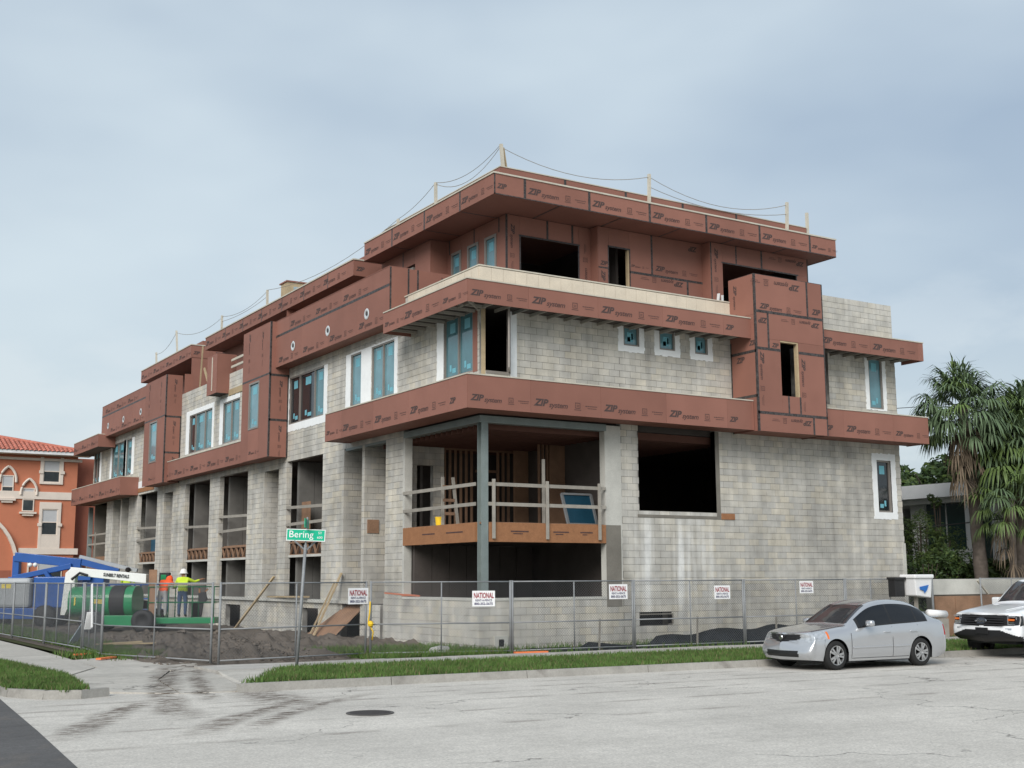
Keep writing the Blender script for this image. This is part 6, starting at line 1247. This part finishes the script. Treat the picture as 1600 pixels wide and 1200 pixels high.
# ---------------------------------------------------------------- workers
PM = {'skin': pbr('skin', (.28, .15, .09), .6, var=.05), 'dskin': pbr('dark_skin', (.07, .04, .028), .6), 'lime': pbr('lime_shirt', (.55, .72, .05), .8, var=.08, bump=.3, bscale=9), 'orange': pbr('orange_hi_vis', (.95, .13, .04), .8, var=.08, bump=.3, bscale=9), 'jean': pbr('blue_jeans', (.055, .09, .17), .85, var=.15, bump=.3, bscale=12), 'grey': pbr('grey_trousers', (.42, .41, .42), .85, var=.12, bump=.4, bscale=10), 'boot': pbr('boots', (.5, .48, .44), .8), 'dboot': pbr('dark_boots', (.04, .03, .025), .8), 'hat': pbr('hard_hat', (.78, .76, .72), .35), 'hair': pbr('hair', (.012, .01, .009), .8)}
def worker(loc, rz, label, J, shirt, pants, boots, skin, hat=None, hood_=False, waist=.98, sleeve=.0):
    """J: joint dict in local metres; front of the body looks +Y"""
    t = thing('person', label, 'person', loc, rz, None)
    names = list(J); idx = {n: i for i, n in enumerate(names)}
    E_ = [('pelvis', 'belly'), ('belly', 'chest'), ('chest', 'neck'), ('neck', 'head'), ('head', 'crown')]
    for s in 'lr': E_ += [('pelvis', 'hip_' + s), ('hip_' + s, 'knee_' + s), ('knee_' + s, 'ank_' + s), ('ank_' + s, 'toe_' + s), ('chest', 'sh_' + s), ('sh_' + s, 'elb_' + s), ('elb_' + s, 'wri_' + s), ('wri_' + s, 'hand_' + s)]
    rad = {'pelvis': .15, 'belly': .145, 'chest': .165, 'neck': .062, 'head': .095, 'crown': .075, 'hip': .105, 'knee': .075, 'ank': .055, 'toe': .045, 'sh': .085, 'elb': .052, 'wri': .036, 'hand': .032}
    me = bpy.data.meshes.new('body'); me.from_pydata([J[n] for n in names], [(idx[a], idx[b]) for a, b in E_], []); o = link('body', me, t)
    md = o.modifiers.new('skin', 'SKIN'); md.use_smooth_shade = True
    for n in names:
        r = rad[n.split('_')[0]]; sv_ = me.skin_vertices[0].data[idx[n]]; sv_.radius = (r * (1.2 if n in ('chest', 'belly', 'pelvis') else 1), r); sv_.use_root = n == 'pelvis'
    sb = o.modifiers.new('sub', 'SUBSURF'); sb.levels = 2; sb.render_levels = 2
    bpy.context.view_layer.update(); ev = o.evaluated_get(bpy.context.evaluated_depsgraph_get()); nm = bpy.data.meshes.new_from_object(ev); bpy.data.objects.remove(o); 
    nm.materials.clear()
    for k in (skin, shirt, pants, boots): nm.materials.append(PM[k])
    hz = J['head'][2]; nk = J['neck'][2] + .01; wr = [Vector(J['wri_' + s]) for s in 'lr']; el = [Vector(J['elb_' + s]) for s in 'lr']
    mi = []
    for p in nm.polygons:
        c = p.center; m_ = 1
        near = min((c - q).length for q in wr); nearh = min((c - Vector(J['hand_' + s])).length for s in 'lr'); 
        if min(near, nearh) < .10 and c.z < 1.62 or nearh < .14: m_ = 0
        elif c.z > nk and (Vector((c.x, c.y)) - Vector(J['head'][:2])).length < .16 and c.z > nk + .01: m_ = 0
        elif c.z < .11: m_ = 3
        elif c.z < waist and min((c - q).length for q in el) > .16: m_ = 2
        mi.append(m_)
    nm.polygons.foreach_set('material_index', mi); nm.polygons.foreach_set('use_smooth', [True] * len(mi)); b = link('body', nm, t)
    # fingers: five on each hand, slightly curled
    for s in 'lr':
        h = Vector(J['hand_' + s]); d = (h - Vector(J['wri_' + s])).normalized(); sd_ = d.cross(Vector((0, 0, 1))); sd_ = sd_.normalized() if sd_.length > .1 else Vector((1, 0, 0)); n_ = sd_.cross(d)
        m = MB()
        for k, (o_, l) in enumerate(((-.03, .06), (-.01, .075), (.01, .07), (.03, .055))): p = h + sd_ * o_; m.tube([p, p + d * l * .6 - n_ * .01, p + d * l - n_ * .035], [.011, .01, .008], 6)
        p = h - d * .02 + sd_ * .04; m.tube([p, p + sd_ * .03 + d * .03, p + sd_ * .03 + d * .055 - n_ * .01], [.012, .011, .009], 6)
        m.build('fingers', PM[skin], t, smooth=True)
    hc = Vector(J['head']); 
    m = MB(); m.lathe([(0, .0), (.012, .01), (.014, .035), (0, .045)], hc + Vector((0, .085, -.02)), (0, 1, 0), 8); m.lathe([(0, 0), (.02, .005), (.024, .02), (0, .02)], hc + Vector((.095, 0, 0)), (1, 0, 0), 8); m.lathe([(0, 0), (.02, .005), (.024, .02), (0, .02)], hc + Vector((-.095, 0, 0)), (-1, 0, 0), 8); m.build('face_features', PM[skin], t, smooth=True)
    if hat:
        m = MB(); m.lathe([(0, .185), (.05, .18), (.10, .15), (.128, .09), (.135, .03), (.175, .012), (.18, .0), (.13, .005)], hc + Vector((0, 0, .02)), (0, 0, 1), 20); m.build('hard_hat', PM['hat'], t, smooth=True)
    elif hood_:
        m = MB(); m.lathe([(.13, -.16), (.15, -.08), (.135, .04), (.10, .11), (.04, .145), (0, .15)], hc, (0, 0, 1), 16); m.build('hood', PM['orange'], t, smooth=True)
    else:
        m = MB(); m.lathe([(.11, -.02), (.118, .04), (.10, .10), (.05, .14), (0, .148)], hc + Vector((0, -.01, 0)), (0, 0, 1), 16); m.build('hair', PM['hair'], t, smooth=True)
    return t
def pose(**k):
    J = {'pelvis': (0, 0, .95), 'belly': (0, 0, 1.13), 'chest': (0, 0, 1.33), 'neck': (0, .01, 1.50), 'head': (0, .03, 1.62), 'crown': (0, .03, 1.70)}
    for s, q in (('l', -1), ('r', 1)): J.update({'hip_' + s: (.1 * q, 0, .88), 'knee_' + s: (.12 * q, .02, .48), 'ank_' + s: (.12 * q, 0, .09), 'toe_' + s: (.13 * q, .15, .045), 'sh_' + s: (.19 * q, 0, 1.42), 'elb_' + s: (.26 * q, .05, 1.14), 'wri_' + s: (.26 * q, .22, .98), 'hand_' + s: (.26 * q, .29, .95)})
    J.update(k); return J
# local frame of the workers: they look away from the street (+Y turned by the platform)
w1 = worker(pw(1.96, -.05, .52), AZ, 'worker in lime shirt, blue jeans and white hard hat on the green platform', pose(elb_r=(.40, .16, 1.33), wri_r=(.62, .30, 1.42), hand_r=(.70, .34, 1.44), elb_l=(-.32, .12, 1.16), wri_l=(-.42, .3, 1.1), hand_l=(-.45, .36, 1.1)), 'lime', 'jean', 'dboot', 'skin', hat=True)
w2 = worker(pw(1.2, -.05, .52), AZ, 'worker in orange hooded top and grey trousers bending forward on the green platform', pose(belly=(.02, .06, 1.11), chest=(.07, .2, 1.26), neck=(.1, .32, 1.36), head=(.12, .4, 1.44), crown=(.12, .44, 1.51), sh_l=(-.11, .22, 1.33), sh_r=(.26, .22, 1.33), elb_l=(-.16, .42, 1.12), elb_r=(.36, .4, 1.15), wri_l=(-.05, .58, 1.05), hand_l=(0, .64, 1.05), wri_r=(.3, .6, 1.1), hand_r=(.28, .66, 1.1)), 'orange', 'grey', 'boot', 'skin', hood_=True, waist=1.0)
c_, s_ = math.cos(AZ), math.sin(AZ); pb_ = lambda u, v, z: (-7.2 + c_ * u - s_ * v, 26.2 + s_ * u + c_ * v, .1 + z)
w3 = worker(pb_(4.25, 0, .72), AZ, 'dark haired worker in lime shirt standing behind the white boom', pose(), 'lime', 'jean', 'dboot', 'dskin')
